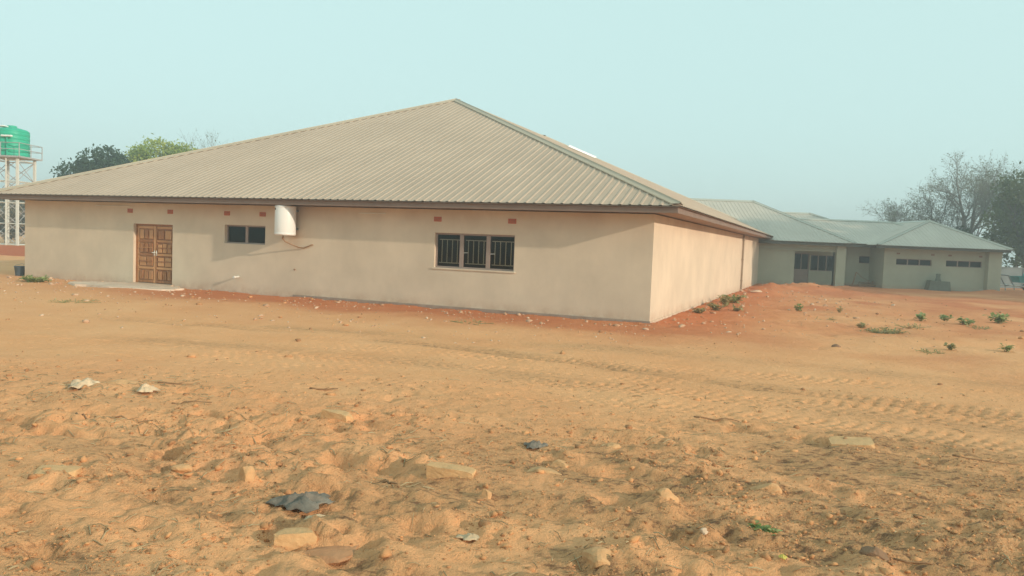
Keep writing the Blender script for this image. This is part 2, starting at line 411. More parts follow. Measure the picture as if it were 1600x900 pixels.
def ground_z(x, y):
    x = np.asarray(x, float); y = np.asarray(y, float)
    u = (x - A.x) * EX.x + (y - A.y) * EX.y; v = (x - A.x) * EY.x + (y - A.y) * EY.y    # building frame
    near = np.clip(1 - np.hypot(x, y - 8) / 30, 0, 1)
    z = .05 * fbm(x / 7, y / 7, 3, 3) + .03 * fbm(x / 1.7, y / 1.7, 5, 3)
    ra = x * .85 - y * .52; rb = x * .52 + y * .85                                      # old drag marks run this way
    rough = sstep(10.4, 7.6, y + .22 * x + 1.2 * fbm(x / 2, y / 2, 8, 2)) * .85 + .15
    rough = rough * (.45 + 1.1 * np.clip(.5 + 1.4 * fbm(x / 1.3, y / 1.3, 21, 3), 0, 1))
    z = z + rough * (.085 * fbm(ra / 1.5, rb / .38, 31, 5, .6) + .044 * fbm(x / .30, y / .26, 41, 5, .6)
                     + .020 * np.abs(fbm(x / .14, y / .11, 51, 3, .6)))
    z = z + .012 * fbm(x / .5, y / .5, 61, 4) * near
    # footprints and pits in the loose soil
    pit = np.clip(vn(ra / .33, rb / .17, 71) - .22, 0, 1) / .24 + .6 * np.clip(vn(ra / .16, rb / .09, 73) - .25, 0, 1) / .24
    z = z - rough * .070 * pit
    crumb = np.abs(fbm(x / .085, y / .075, 81, 3, .6)); z = z + rough * .020 * np.clip(.55 - crumb, 0, 1)
    for qx, qy, qr, qh in PILES:
        z = z + qh * np.exp(-((x - qx) ** 2 + (y - qy) ** 2) / (qr * qr))
    for p in OLD:
        S, T, B = path_st(x, y, p)
        w = .8 + .5 * vn(S / .9, S * 0, 77)
        z = z + w * (-.050 * np.exp(-(T / .13) ** 2) + .028 * np.exp(-((np.abs(T) - .27) / .10) ** 2)) * (B < 1.2)
    S, T, B = path_st(x, y, RUT)
    w = .75 + .5 * vn(S / 1.3, S * 0, 79)
    z = z + w * (-.045 * np.exp(-(T / .20) ** 2) + .026 * np.exp(-((T + .38) / .16) ** 2) + .018 * np.exp(-((T - .38) / .16) ** 2)) * (B < 1.5) * sstep(-13, -4, x)
    for i, p in enumerate(TREADS):
        S, T, B = path_st(x, y, p)
        k = np.clip(.72 + 1.7 * fbm(S / 2.6, T / .6, 90 + i, 3), 0, 1.15) * (B < .5)
        lug = 0
        for row, off in ((-.30, .1), (-.14, .55), (.02, .0), (.17, .5), (.32, .2)):
            ph = (S + off * .19 + .035 * vn(S / .15, T / .15, 95 + i)) / .19; fr = ph - np.floor(ph)
            lug = lug + np.exp(-((fr - .5) / .17) ** 2) * np.exp(-((T - row - .05 * (fr - .5)) / .042) ** 2) * (.5 + .9 * (hashn(np.floor(ph), np.floor(ph) * 0 + row * 100, 7 + i)))
        z = z - .042 * k * np.clip(lug, 0, 1.3) - .010 * np.exp(-(T / .4) ** 2) * (B < 1)
        z = z + .007 * np.exp(-((np.abs(T) - .46) / .08) ** 2) * (B < .9) * (1 + 2 * vn(S / .5, T / .3, 99 + i))
    for mx, my, mr, mh in MOUNDS:
        d = np.hypot(x - mx, y - my) / mr
        z = z + mh * np.exp(-d * d * 1.6) * (1 + .7 * fbm(x / .5, y / .5, 101, 3))
    bank = sstep(.2, 2.0, u) * sstep(-2, 1.5, v) * sstep(60, 40, y)
    z = z + bank * (.10 * fbm(x / 2.4, y / 1.6, 131, 4, .55) + .05 * np.abs(fbm(x / .6, y / .5, 133, 3, .6)))
    # level against the walls
    fl = sstep(1.4, .15, -v) * (u < .8) * (u > -BL - 1) * (v < .5) + sstep(1.2, .1, u) * (v > -.3) * (v < BD) * (u > -.5)
    fl = np.clip(fl, 0, 1); inside = (u < 0) & (u > -BL) & (v > 0) & (v < BD)
    z = np.where(inside, -.05, z * (1 - fl) + fl * (.015 + .05 * fbm(x / .6, y / .6, 111, 3)))
    return z * sstep(160, 60, np.hypot(x, y))
def gz(x, y):
    return float(ground_z(np.array([x]), np.array([y]))[0])

def base_z(x, y):
    """ground level before sand drifted against things"""
    return gz(x, y) - sum(qh * math.exp(-((x - qx) ** 2 + (y - qy) ** 2) / (qr * qr)) for qx, qy, qr, qh in PILES)
def axis_lines(segs):
    out = []
    for a, b, st in segs: out.append(np.arange(a, b, st))
    return np.concatenate(out + [np.array([segs[-1][1]])])
xs = axis_lines([(-350, -60, 10), (-60, -22, 1.0), (-22, -10.5, .16), (-10.5, -5, .06), (-5, 5.5, .032), (5.5, 10.5, .045), (10.5, 22, .14), (22, 60, 1.0), (60, 350, 10)])
ys = axis_lines([(-80, -10, 5), (-10, 2.6, .35), (2.6, 4.0, .05), (4.0, 8.5, .03), (8.5, 14, .034), (14, 18, .06), (18, 30, .16), (30, 60, .35), (60, 110, 2), (110, 350, 10)])
gx, gy = np.meshgrid(xs, ys)
gzv = ground_z(gx, gy)
V = np.stack([gx, gy, gzv], -1).reshape(-1, 3)
nx, ny = len(xs), len(ys)
ii = np.arange(nx * ny).reshape(ny, nx)
Fq = np.stack([ii[:-1, :-1], ii[:-1, 1:], ii[1:, 1:], ii[1:, :-1]], -1).reshape(-1, 4)
gm = mesh_np('ground', V, Fq, 4)
u_ = (gx - A.x) * EX.x + (gy - A.y) * EX.y; v_ = (gx - A.x) * EY.x + (gy - A.y) * EY.y
nz = fbm(gx / 2.2, gy / 2.2, 201, 4)
red = sstep(5.4, 1.6, -v_ + 2.6 * nz) * sstep(5.5, .5, u_ + 2 * nz) * sstep(-20, -14, u_)
side = sstep(-4.5, 3.5, v_ + 3.0 * nz) * sstep(-.8, .2, u_) * (.50 + .45 * sstep(8, 24, v_ + 5 * nz)) * np.clip(.8 + .6 * nz, 0, 1)
red = np.clip(np.maximum(red * 1.0, side * 1.12) + .30 * nz, 0, 1)
at = gm.attributes.new('red', 'FLOAT', 'POINT'); at.data.foreach_set('value', red.astype(np.float32).ravel())
brn = sstep(10.4, 6.0, gy + .12 * gx + 1.8 * fbm(gx / 2, gy / 2, 8, 2)) * np.clip(.40 + .16 * sstep(0, 3, gx) + 1.7 * fbm((gx * .85 - gy * .52) / 1.3, (gx * .52 + gy * .85) / .5, 231, 5, .6), 0, 1) * (.60 + .95 * sstep(-3.0, 2.5, gx - .4 * (gy - 6)))
for path_, wd_, st_ in ((RUT, .34, .62), (RUT2, .40, .45), (RUT3, .45, .42)):
    S_, T_, B_ = path_st(gx, gy, path_)
    brn = np.maximum(brn, st_ * np.exp(-((T_ + .22 * nz) / wd_) ** 2) * (B_ < 1.4) * np.clip(.75 + 1.5 * fbm(S_ / 2.2, T_ * 0, 77, 3), 0, 1) * sstep(-13, -4, gx))
brn = np.clip(brn, 0, 1)
at = gm.attributes.new('brown', 'FLOAT', 'POINT'); at.data.foreach_set('value', brn.astype(np.float32).ravel())
gm.polygons.foreach_set('use_smooth', np.ones(len(gm.polygons), dtype=bool))

def ground_material():
    m, nt, b, out = newmat('sandy_red_soil')
    a1 = nt.nodes.new('ShaderNodeAttribute'); a1.attribute_name = 'red'
    a2 = nt.nodes.new('ShaderNodeAttribute'); a2.attribute_name = 'brown'
    sand = mixc(nt, ramp(nt, tex_noise(nt, .55, 6, .65), [(.3, 0.), (.7, 1.)]), (0.83, 0.385, 0.172), (0.89, 0.46, 0.222))
    sand = mixc(nt, mathn(nt, 'MULTIPLY', ramp(nt, tex_noise(nt, 9, 6, .7), [(.35, 0.), (.75, 1.)]), .35), sand, (0.76, 0.36, 0.16))
    redc = mixc(nt, tex_noise(nt, 2.2, 6, .7), (0.52, 0.150, 0.060), (0.76, 0.275, 0.118))
    c = mixc(nt, a1.outputs['Fac'], sand, redc)
    c = mixc(nt, mathn(nt, 'MULTIPLY', a2.outputs['Fac'], .85), c, mixc(nt, tex_noise(nt, 14, 5, .7), (0.34, 0.17, 0.08), (0.70, 0.375, 0.175)))
    dk = ramp(nt, tex_noise(nt, 7.5, 7, .72, mapscale=(1, 2.2, 1)), [(.50, 0.), (.60, 1.)])
    c = mixc(nt, mathn(nt, 'MULTIPLY', mathn(nt, 'MULTIPLY', dk, .95), mathn(nt, 'ADD', a2.outputs['Fac'], .03), True), c, (0.23, 0.115, 0.06))
    sp = ramp(nt, tex_noise(nt, 70, 3, .6), [(.62, 0.), (.74, 1.)])
    c = mixc(nt, mathn(nt, 'MULTIPLY', sp, .18), c, (0.25, 0.13, 0.07))
    sp2 = ramp(nt, tex_noise(nt, 45, 2, .5), [(.68, 0.), (.76, 1.)])
    c = mixc(nt, mathn(nt, 'MULTIPLY', sp2, .4), c, (0.68, 0.50, 0.32))
    nt.links.new(c, b.inputs['Base Color']); b.inputs['Roughness'].default_value = .95; b.inputs['Specular IOR Level'].default_value = .1
    h = mathn(nt, 'ADD', mathn(nt, 'MULTIPLY', tex_noise(nt, 14, 6, .65), 1.0), mathn(nt, 'MULTIPLY', tex_noise(nt, 80, 4, .6), .35))
    bump(nt, b, h, .85, .045)
    return m
M['ground'] = ground_material()
tag(link('ground', gm, M['ground']), kind='structure')

# ------------------------------------------------------------------ roofs of ribbed sheet
PITCH, RIBS = 0.26, 3
def facet(parent, P0, eu, ein, W, dm, rise, a, b, mat, sheet=PITCH * RIBS, name='roof_sheet'):
    """ribbed sheets of one roof slope; P0 = eave corner, eu along the eave, ein inward, a/b = hip insets"""
    P0 = Vector(P0); eu = Vector(eu); ein = Vector(ein); up_ = Vector((0, 0, 1))
    n = (up_ * dm - ein * rise).normalized()
    def top(u):
        d = dm
        if a > 0: d = min(d, u * dm / a)
        if b > 0: d = min(d, (W - u) * dm / b)
        return max(d, 0)
    brk = {a, W - b} if (a > 0 or b > 0) else set()
    k = 0; u = 0.0
    while u < W - .01:
        u1 = min(u + sheet, W); prof = []
        for r in range(RIBS):
            s = u + r * PITCH
            prof += [(s, 0), (s + .15, 0), (s + .18, .017), (s + .225, .017), (s + .252, 0)]
        prof.append((u + RIBS * PITCH, 0))
        for q in brk:
            if u < q < u1: prof.append((q, 0.001))
        prof = sorted([p for p in prof if p[0] <= u1 + 1e-6])
        mb = MB(); lift = .0015 * (k % 2)
        for (s, h) in prof:
            d1 = top(s)
            mb.v.append(tuple(P0 + eu * s + n * (h + lift)))
            mb.v.append(tuple(P0 + eu * s + ein * d1 + up_ * (d1 / dm * rise) + n * (h + lift)))
        for i in range(len(prof) - 1): mb.f.append((2 * i, 2 * i + 2, 2 * i + 3, 2 * i + 1))
        if len(prof) > 1: mb.build(name, mat, parent)
        u = u1; k += 1

def cap_strip(parent, p, q, oa, ob, mat, name='hip_cap', w=.22, lift=.052, rib=.075):
    """bent capping from p to q; oa, ob = level directions out along the two slopes"""
    p = Vector(p); q = Vector(q); oa = Vector(oa); ob = Vector(ob); z = Vector((0, 0, 1))
    mb = MB(); prof = [(oa * w * 1.0, lift - .03), (oa * w, lift), (oa * w * .12, lift + .012), ((oa + ob) * .0, lift + rib * .6), (ob * w * .12, lift + .012), (ob * w, lift), (ob * w, lift - .03)]
    for e in (p, q):
        for o, h in prof: mb.v.append(tuple(e + o + z * h))
    m = len(prof)
    for i in range(m - 1): mb.f.append((i, i + 1, m + i + 1, m + i))
    return mb.build(name, mat, parent)

def hip_roof(parent, x0, x1, y0, y1, ze, zr, mat, capmat, ax='y', inset=None, faces='FRLB', overlap_name='roof', deckmat=None, capw=.22, skew=0.0):
    """hipped roof on a rectangle; ridge along ax; inset = hip inset at both ends of the ridge (None: half the width)"""
    X, Y = Vector((1, 0, 0)), Vector((0, 1, 0))
    w = (x1 - x0) if ax == 'y' else (y1 - y0)
    half = w / 2; ins = inset if inset else half
    rise = zr - ze
    if ax == 'y': r0_, r1_ = Vector(((x0 + x1) / 2 + skew, y0 + ins, zr)), Vector(((x0 + x1) / 2 + skew, y1 - ins, zr))
    else: r0_, r1_ = Vector((x0 + ins, (y0 + y1) / 2, zr)), Vector((x1 - ins, (y0 + y1) / 2, zr))
    c00, c10, c11, c01 = Vector((x0, y0, ze)), Vector((x1, y0, ze)), Vector((x1, y1, ze)), Vector((x0, y1, ze))
    dn = Vector((0, 0, -.03)); mb = MB()
    vs = [v + dn for v in (c00, c10, c11, c01, r0_, r1_)]
    ci = [(x0 + .06, y0 + .06), (x1 - .06, y0 + .06), (x1 - .06, y1 - .06), (x0 + .06, y1 - .06)]
    if ax == 'y': fs = [(0, 1, 4), (1, 2, 5, 4), (2, 3, 5), (3, 0, 4, 5)]
    else: fs = [(0, 1, 5, 4), (1, 2, 5), (2, 3, 4, 5), (3, 0, 4)]
    mb.add(vs, fs + [(3, 2, 1, 0)])
    roof = mb.build('roof', deckmat or M['soffit'], parent)
    def F(P, eu, ein, W, dm, a, b): facet(roof, P, eu, ein, W, dm, rise, a, b, mat)
    if ax == 'y':
        if 'F' in faces: F(c00, X, Y, x1 - x0, ins, half + skew, half - skew)
        if 'R' in faces: F(c10, Y, -X, y1 - y0, half - skew, ins, ins)
        if 'B' in faces: F(c11, -X, -Y, x1 - x0, ins, half - skew, half + skew)
        if 'L' in faces: F(c01, -Y, X, y1 - y0, half + skew, ins, ins)
        hips = [(c00, r0_, X, Y), (c10, r0_, -X, Y), (c11, r1_, -X, -Y), (c01, r1_, X, -Y)]
        rd = (X, -X)
    else:
        if 'F' in faces: F(c00, X, Y, x1 - x0, half, ins, ins)
        if 'R' in faces: F(c10, Y, -X, y1 - y0, ins, half, half)
        if 'B' in faces: F(c11, -X, -Y, x1 - x0, half, ins, ins)
        if 'L' in faces: F(c01, -Y, X, y1 - y0, ins, half, half)
        hips = [(c00, r0_, X, Y), (c10, r1_, -X, Y), (c11, r1_, -X, -Y), (c01, r0_, X, -Y)]
        rd = (Y, -Y)
    for c, r, oa, ob in hips: cap_strip(roof, c, r, oa, ob, capmat, 'hip_cap', w=capw)
    if (r1_ - r0_).length > .3:
        z = Vector((0, 0, 1)); s = rise / half * capw
        mb = MB(); o = rd[0]; L = .05
        for e in (r0_, r1_):
            for k, h in ((-1, -s + L - .03), (-1, -s + L), (0, L + .02), (1, -s + L), (1, -s + L - .03)): mb.v.append(tuple(e + o * (k * capw) + z * h))
        for i in range(4): mb.f.append((i, i + 1, 6 + i, 5 + i))
        mb.build('ridge_cap', capmat, roof)
    return roof, hips

def wall_panel(name, parent, mat, x0, x1, z0, z1, t, holes=(), y0=0.0, axis='x'):
    """wall slab along x (front face at y0, thickness t) with rectangular openings and reveals"""
    xb = sorted({x0, x1, *[h[0] for h in holes], *[h[1] for h in holes]}); zb = sorted({z0, z1, *[h[2] for h in holes], *[h[3] for h in holes]})
    mb = MB()
    def inh(x, z): return any(h[0] < x < h[1] and h[2] < z < h[3] for h in holes)
    def P(x, y, z): return (x, y, z) if axis == 'x' else (y, x, z)
    for i in range(len(xb) - 1):
        for j in range(len(zb) - 1):
            a, b, c, d = xb[i], xb[i + 1], zb[j], zb[j + 1]
            if inh((a + b) / 2, (c + d) / 2): continue
            mb.add([P(a, y0, c), P(b, y0, c), P(b, y0, d), P(a, y0, d)], [(0, 1, 2, 3)])
            mb.add([P(a, y0 + t, c), P(b, y0 + t, c), P(b, y0 + t, d), P(a, y0 + t, d)], [(3, 2, 1, 0)])
    for a, b, c, d in holes:
        q = [(a, c), (b, c), (b, d), (a, d)]
        for k in range(4):
            (xa, za), (xb_, zb_) = q[k], q[(k + 1) % 4]
            mb.add([P(xa, y0, za), P(xb_, y0, zb_), P(xb_, y0 + t, zb_), P(xa, y0 + t, za)], [(0, 1, 2, 3)])
    for (xa, za), (xc, zc) in (((x0, z0), (x0, z1)), ((x1, z0), (x1, z1)), ((x0, z1), (x1, z1)), ((x0, z0), (x1, z0))):
        mb.add([P(xa, y0, za), P(xc, y0, zc), P(xc, y0 + t, zc), P(xa, y0 + t, za)], [(0, 1, 2, 3)])
    return mb.build(name, mat, parent)

def window(parent, x0, x1, z0, z1, n, y, frame=M['frame'], glass=M['glass'], bars=0, fw_=.05, mull=None, handle=False):
    """steel window: frame > panes, mullions, burglar bars"""
    mb = MB(); d = .05
    mb.box((x0, y, z0), (x0 + fw_, y + d, z1)); mb.box((x1 - fw_, y, z0), (x1, y + d, z1))
    mb.box((x0 + fw_, y, z1 - fw_), (x1 - fw_, y + d, z1)); mb.box((x0 + fw_, y, z0), (x1 - fw_, y + d, z0 + fw_))
    w = mb.build('window', frame, parent)
    cs = [x0 + (x1 - x0) * k / n for k in range(n + 1)]; mw = mull or .035
    for k in range(1, n): MB().box((cs[k] - mw, y - .012, z0 + fw_), (cs[k] + mw, y + d + .01, z1 - fw_)).build('mullion', frame, w)
    for k in range(n):
        a = cs[k] + (fw_ if k == 0 else mw); b = cs[k + 1] - (fw_ if k == n - 1 else mw)
        MB().box((a, y + .02, z0 + fw_), (b, y + .026, z1 - fw_)).build('pane', glass, w)
        if bars:
            zt, zb_ = z1 - .19, z0 + .15
            MB().box((a + .02, y + .09, zt - .012), (b - .02, y + .102, zt + .012)).build('bar', M['bar'], w)
            MB().box((a + .02, y + .09, zb_ - .012), (b - .02, y + .102, zb_ + .012)).build('bar', M['bar'], w)
            for i in range(bars):
                xx = a + (b - a) * (i + .7) / (bars + .4)
                MB().box((xx - .011, y + .075, zb_), (xx + .011, y + .087, zt)).build('bar', M['bar'], w)
        if handle and k > 0:
            MB().tube([(a + .02, y - .005, (z0 + z1) / 2 - .05), (a + .05, y - .03, (z0 + z1) / 2 - .045), (a + .16, y - .035, (z0 + z1) / 2 - .04)], .008, 6).build('handle', M['bar'], w)
    return w

# ------------------------------------------------------------------ near building
HW = 2.90
near = empty('near_building', A, YAW)
tag(near, 'long cream plastered building with tan hipped ribbed-sheet roof and carved wooden door', 'building')
DOOR = (-18.44, -16.62, .10, 2.17); SWIN = (-14.34, -12.66, 1.63, 2.24); BWIN = (-6.46, -3.92, 1.20, 2.22)
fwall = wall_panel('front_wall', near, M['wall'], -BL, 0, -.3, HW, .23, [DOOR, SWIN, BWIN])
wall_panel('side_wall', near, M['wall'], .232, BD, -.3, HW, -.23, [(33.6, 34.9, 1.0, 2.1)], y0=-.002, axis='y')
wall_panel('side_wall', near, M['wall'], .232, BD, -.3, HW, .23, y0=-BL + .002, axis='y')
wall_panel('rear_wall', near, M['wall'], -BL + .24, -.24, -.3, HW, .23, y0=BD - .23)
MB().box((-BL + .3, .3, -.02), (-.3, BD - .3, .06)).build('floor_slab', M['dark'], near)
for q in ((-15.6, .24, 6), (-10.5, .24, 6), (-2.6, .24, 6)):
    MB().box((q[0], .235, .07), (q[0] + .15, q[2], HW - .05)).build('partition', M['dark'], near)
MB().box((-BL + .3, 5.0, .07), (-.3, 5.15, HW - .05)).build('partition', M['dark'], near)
MB().bbox((-11.5, -.03, -.3), (.025, -.001, .085), .006).build('plinth', M['plinth'], near)
MB().bbox((.0012, -.001, -.3), (.03, BD, .07), .006).build('plinth', M['wall'], near)
OV, ZE = .82, 3.085
roof, hips = hip_roof(near, -BL - OV, OV, -OV, BD + OV, ZE, 8.44, M['roof'], M['cap'], 'y')
FA = .74
for a, b in (((-BL - FA, -FA, 2.905), (FA, -FA + .03, ZE - .035)), ((FA - .03, -FA + .031, 2.905), (FA, BD + FA, ZE - .035)),
             ((-BL - FA, -FA + .031, 2.905), (-BL - FA + .03, BD + FA, ZE - .035)), ((-BL - FA + .031, BD + FA - .03, 2.905), (FA - .031, BD + FA, ZE - .035))):
    MB().bbox(a, b, .004).build('fascia', M['fascia'], near)
for a, b in (((-BL - FA + .032, -FA + .032, 2.925), (FA - .032, 0, 2.94)), ((0.001, .001, 2.925), (FA - .032, BD, 2.94)), ((-BL - FA + .032, .001, 2.925), (-BL - .001, BD, 2.94)), ((-BL - FA + .032, BD + .001, 2.925), (FA - .032, BD + FA - .032, 2.94))):
    MB().box(a, b).build('soffit', M['soffit'], near)
# length of capping on the far hip, its sun glint painted as white
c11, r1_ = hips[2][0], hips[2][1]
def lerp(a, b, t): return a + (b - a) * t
cap_strip(roof, lerp(r1_, c11, .10), lerp(r1_, c11, .205), hips[2][2], hips[2][3], M['glintcap'], 'hip_cap', w=.30, lift=.075, rib=.16)['label'] = 'length of far hip capping with a sun glint painted in white'
# air bricks
for x in (-18.61, -16.74, -14.25, -12.78, -6.38, -4.02):
    v = MB().bbox((x - .125, -.014, 2.545), (x + .125, .02, 2.685), .006).build('air_brick', M['vent'], near)
    for r_ in (-.025, .025):
        for c_ in (-.08, -.027, .027, .08):
            MB().box((x + c_ - .014, -.0165, 2.615 + r_ - .012), (x + c_ + .014, -.0145, 2.615 + r_ + .012)).build('slot', M['stonedark'], v)
window(near, SWIN[0], SWIN[1], SWIN[2], SWIN[3], 2, .11, fw_=.045, mull=.05)
window(near, BWIN[0], BWIN[1], BWIN[2], BWIN[3], 3, .09, bars=4, fw_=.05, mull=.06, handle=True)
MB().bbox((BWIN[0] - .06, -.03, BWIN[2] - .05), (BWIN[1] + .05, .088, BWIN[2] - .002), .006).build('window_sill', M['wall'], near)

# double carved door
dx0, dx1, dz0, dz1 = DOOR; dy = .13
fr = MB(); fr.box((dx0, dy - .02, dz0), (dx0 + .06, dy + .07, dz1)); fr.box((dx1 - .06, dy - .02, dz0), (dx1, dy + .07, dz1)); fr.box((dx0 + .06, dy - .02, dz1 - .06), (dx1 - .06, dy + .07, dz1))
door = fr.build('door', M['wood'], near)
mid = (dx0 + dx1) / 2
for sgn, (la, lb) in ((-1, (dx0 + .062, mid - .005)), (1, (mid + .004, dx1 - .062))):
    w = lb - la
    MB().box((la, dy + .022, dz0 + .012), (lb, dy + .05, dz1 - .062)).build('door_leaf', M['wood'], door)
    st = .075
    for a, b in ((la, la + st), (lb - st, lb)): MB().bbox((a, dy - .005, dz0 + .012), (b, dy + .0215, dz1 - .062), .006).build('stile', M['wood'], door)
    H = dz1 - .062 - dz0 - .012; rows = 4
    for r_ in range(rows + 1):
        zc = dz0 + .012 + .05 + (H - .1) * r_ / rows
        MB().bbox((la + st + .001, dy - .018, zc - .04), (lb - st - .001, dy + .021, zc + .04), .006).build('rail', M['wood'], door)
    for r_ in range(rows):
        za = dz0 + .062 + (H - .1) * r_ / rows + .05; zb_ = za + (H - .1) / rows - .10
        k = random.choice((2, 3)); iw = w - 2 * st
        for i in range(k):
            xa = la + st + .02 + (iw - .04) * i / k
            MB().bbox((xa + .02, dy - .012 - .012 * random.random(), za + .02), (xa + (iw - .04) / k - .02, dy + .0215, zb_ - .02 - .05 * random.random()), .016).build('panel', M['wood'], door)
        if r_ in (1, 2):
            zc = (za + zb_) / 2
            MB().bbox((la + st + .03, dy - .04, zc - .02), (lb - st - .03, dy - .0245, zc + .02), .006).build('cross_bar', M['wood'], door)
    kx = mid + sgn * .05
    kn = MB(); kn.tube([(kx, dy - .008, 1.18), (kx, dy - .05, 1.18), (kx - sgn * -.07, dy - .055, 1.178)], .013, 8); kn.box((kx - .02, dy - .012, 1.08), (kx + .02, dy - .0055, 1.25))
    kn.build('handle', M['bar'], door)
MB().bbox((dx0 - .05, -.10, -.1), (dx1 + .05, dy - .022, dz0 - .003), .01).build('door_step', M['concrete'], near)

# downpipe on the lit side, wall bits
MB().tube([(.075, 21.7, 2.92), (.075, 21.7, 1.5), (.075, 21.7, .05)], .05, 10).build('downpipe', M['downpipe'], near)
for z in (.5, 1.6, 2.6): MB().box((.002, 21.62, z), (.135, 21.78, z + .035)).build('pipe_clip', M['downpipe'], near)
MB().tube([(-9.1, -.012, 2.735), (-8.15, -.012, 2.745)], .011, 6).build('conduit', M['pvc'], near)
MB().tube([(-20.3, -.012, 2.77), (-18.6, -.012, 2.775)], .010, 6).build('conduit', M['pvc'], near)
stub = MB().tube([(-13.72, .01, .54), (-13.72, -.20, .53)], .028, 10).build('waste_pipe', M['pvc'], near)
MB().tube([(-13.72, -.17, .531), (-13.72, -.235, .529)], .042, 12).build('pipe_cap', M['pvc'], stub)
MB().tube([(-11.45, .01, .89), (-11.45, -.05, .89)], .025, 8).build('overflow_pipe', M['pipe'], near)
for y_ in (33.6,): window_side = MB().box((.0, 33.6, 1.0), (-.04, 34.9, 2.1)).build('window', M['frame'], near)
MB().bbox((.0015, 33.5, .72), (.10, 34.6, .98), .01).build('window_sill', M['concrete'], near)

# concrete apron at the door
ap = MB(); pts = []
random.seed(3)
for k in range(26):
    w = 2 * math.pi * k / 26
    pts.append((2.3 * math.cos(w) * (1 + random.uniform(-.12, .12)), 1.0 * math.sin(w) * (1 + random.uniform(-.15, .15))))
n = len(pts); ap.v = [(x, min(y, .92), .075) for x, y in pts] + [(x * 1.03, y * 1.03, -.08) for x, y in pts]; ap.f = [tuple(range(n))] + [(i, n + i, n + (i + 1) % n, (i + 1) % n) for i in range(n)]
M['apron'] = surf('pale_worn_cement', (0.74, 0.56, 0.42), .95, .25, 2.5, 30, .6)
apo = ap.build('doorway_apron', M['apron']); apo.location = A + EX * -17.6 + EY * -.98; apo.rotation_euler = (0, 0, YAW)
tag(apo, 'worn pale concrete apron on the ground at the wooden door', 'apron')

# water heater on the wall
wh = empty('water_heater', A + EX * -11.55 + EY * -.40, YAW)
tag(wh, 'white cylindrical water heater hung on the front wall under the eave', 'water heater')
r = .325
MB().lathe([(r * .9, 1.965), (r * .985, 1.975), (r, 2.0), (r, 2.86), (r * .985, 2.885), (r * .9, 2.895)], 40).build('tank_body', M['white'], wh, True).location = (0, 0, 0)
MB().lathe([(r * 1.012, 1.99), (r * 1.015, 2.0), (r * 1.015, 2.03), (r * 1.012, 2.04)], 40).build('rim_band', M['white'], wh, True)
MB().lathe([(r * 1.012, 2.83), (r * 1.015, 2.84), (r * 1.015, 2.86), (r * 1.012, 2.87)], 40).build('rim_band', M['white'], wh, True)
aw = R(-118)
bd = MB().lathe([(.028, 0), (.028, .012)], 16).build('badge', M['black'], wh); bd.location = (math.cos(aw) * r * 1.0, math.sin(aw) * r * 1.0, 2.775); bd.rotation_euler = (R(90), 0, aw + R(90))
for z in (2.15, 2.72): MB().bbox((-.2, r - .05, z), (.2, .399, z + .05), .004).build('bracket', M['steel'], wh)
MB().tube([(-.06, -.02, 1.97), (-.06, -.02, 1.87), (-.02, .02, 1.78), (.10, .2, 1.68), (.28, .33, 1.60), (.45, .36, 1.59), (.6, .36, 1.64), (.74, .365, 1.70), (.77, .41, 1.70)], .02, 8).build('outlet_pipe', M['pipe'], wh, True)
MB().tube([(-.06, -.02, 1.90), (-.06, -.02, 1.84)], .035, 10).build('valve', M['pipe'], wh)

# ------------------------------------------------------------------ far building (three joined blocks)
FO = Vector((16.0, 50.0, 0.0))
far = empty('far_building', FO); tag(far, 'grey-green low building with joined hipped roofs and a corner pillar porch, in the distance', 'building')
FW = 2.78
def fx(x): return x - FO.x
def fy(y): return y - FO.y
# left block with porch
OPEN = (fx(18.15), fx(20.72), -.02, 2.22)
wall_panel('porch_front_wall', far, M['farwall'], fx(4.5), fx(20.72), -.3, FW, .25, [OPEN])
MB().bbox((fx(20.72), -.30, -.3), (fx(21.32), .26, FW), .012).build('pillar', M['farwall'], far)
MB().bbox((fx(13.2), -.06, 2.225), (fx(20.715), -.002, 2.32), .006).build('porch_beam', M['farwall'], far)
wall_panel('porch_back_wall', far, M['farwall'], fx(12), fx(21.7), -.3, FW, .2, [(fx(18.66), fx(19.72), .0, 2.1), (fx(19.80), fx(21.4), .95, 2.0)], y0=1.6)
MB().box((fx(12), 1.9, -.1), (fx(22), 4.6, .05)).build('floor_slab', M['dark'], far)
window(far, fx(19.80), fx(21.4), .95, 2.0, 3, 1.66, glass=M['farglass'], fw_=.04)
mb = MB(); mb.box((fx(18.66), 1.64, 0), (fx(18.73), 1.70, 2.1)); mb.box((fx(19.65), 1.64, 0), (fx(19.72), 1.70, 2.1)); mb.box((fx(18.73), 1.64, 2.03), (fx(19.65), 1.70, 2.1)); mb.box((fx(18.73), 1.64, .95), (fx(19.65), 1.70, 1.03)); mb.box((fx(19.16), 1.64, 1.03), (fx(19.22), 1.70, 2.03))
fd = mb.build('porch_door', M['frame'], far)
MB().box((fx(18.73), 1.66, .0), (fx(19.65), 1.69, .949)).build('kick_panel', M['frame'], fd)
for a, b in ((18.73, 19.16), (19.22, 19.65)): MB().box((fx(a), 1.665, 1.031), (fx(b), 1.672, 2.029)).build('pane', M['farglass'], fd)
hip_roof(far, fx(2.0), fx(21.75), -.75, 11.3, 2.82, 5.62, M['farroof'], M['farcap'], 'x', inset=4.9, faces='FR')
MB().bbox((fx(2.0), -.68, FW + .001), (fx(21.65), -.65, 2.80), .004).build('fascia', M['farfascia'], far)
MB().box((fx(2.1), -.648, 2.62), (fx(21.62), -.62, FW - .002)).build('fascia', M['farfascia'], far)
MB().box((fx(12), -.60, 2.783), (fx(21.6), 1.6, 2.80)).build('soffit', M['farfascia'], far)
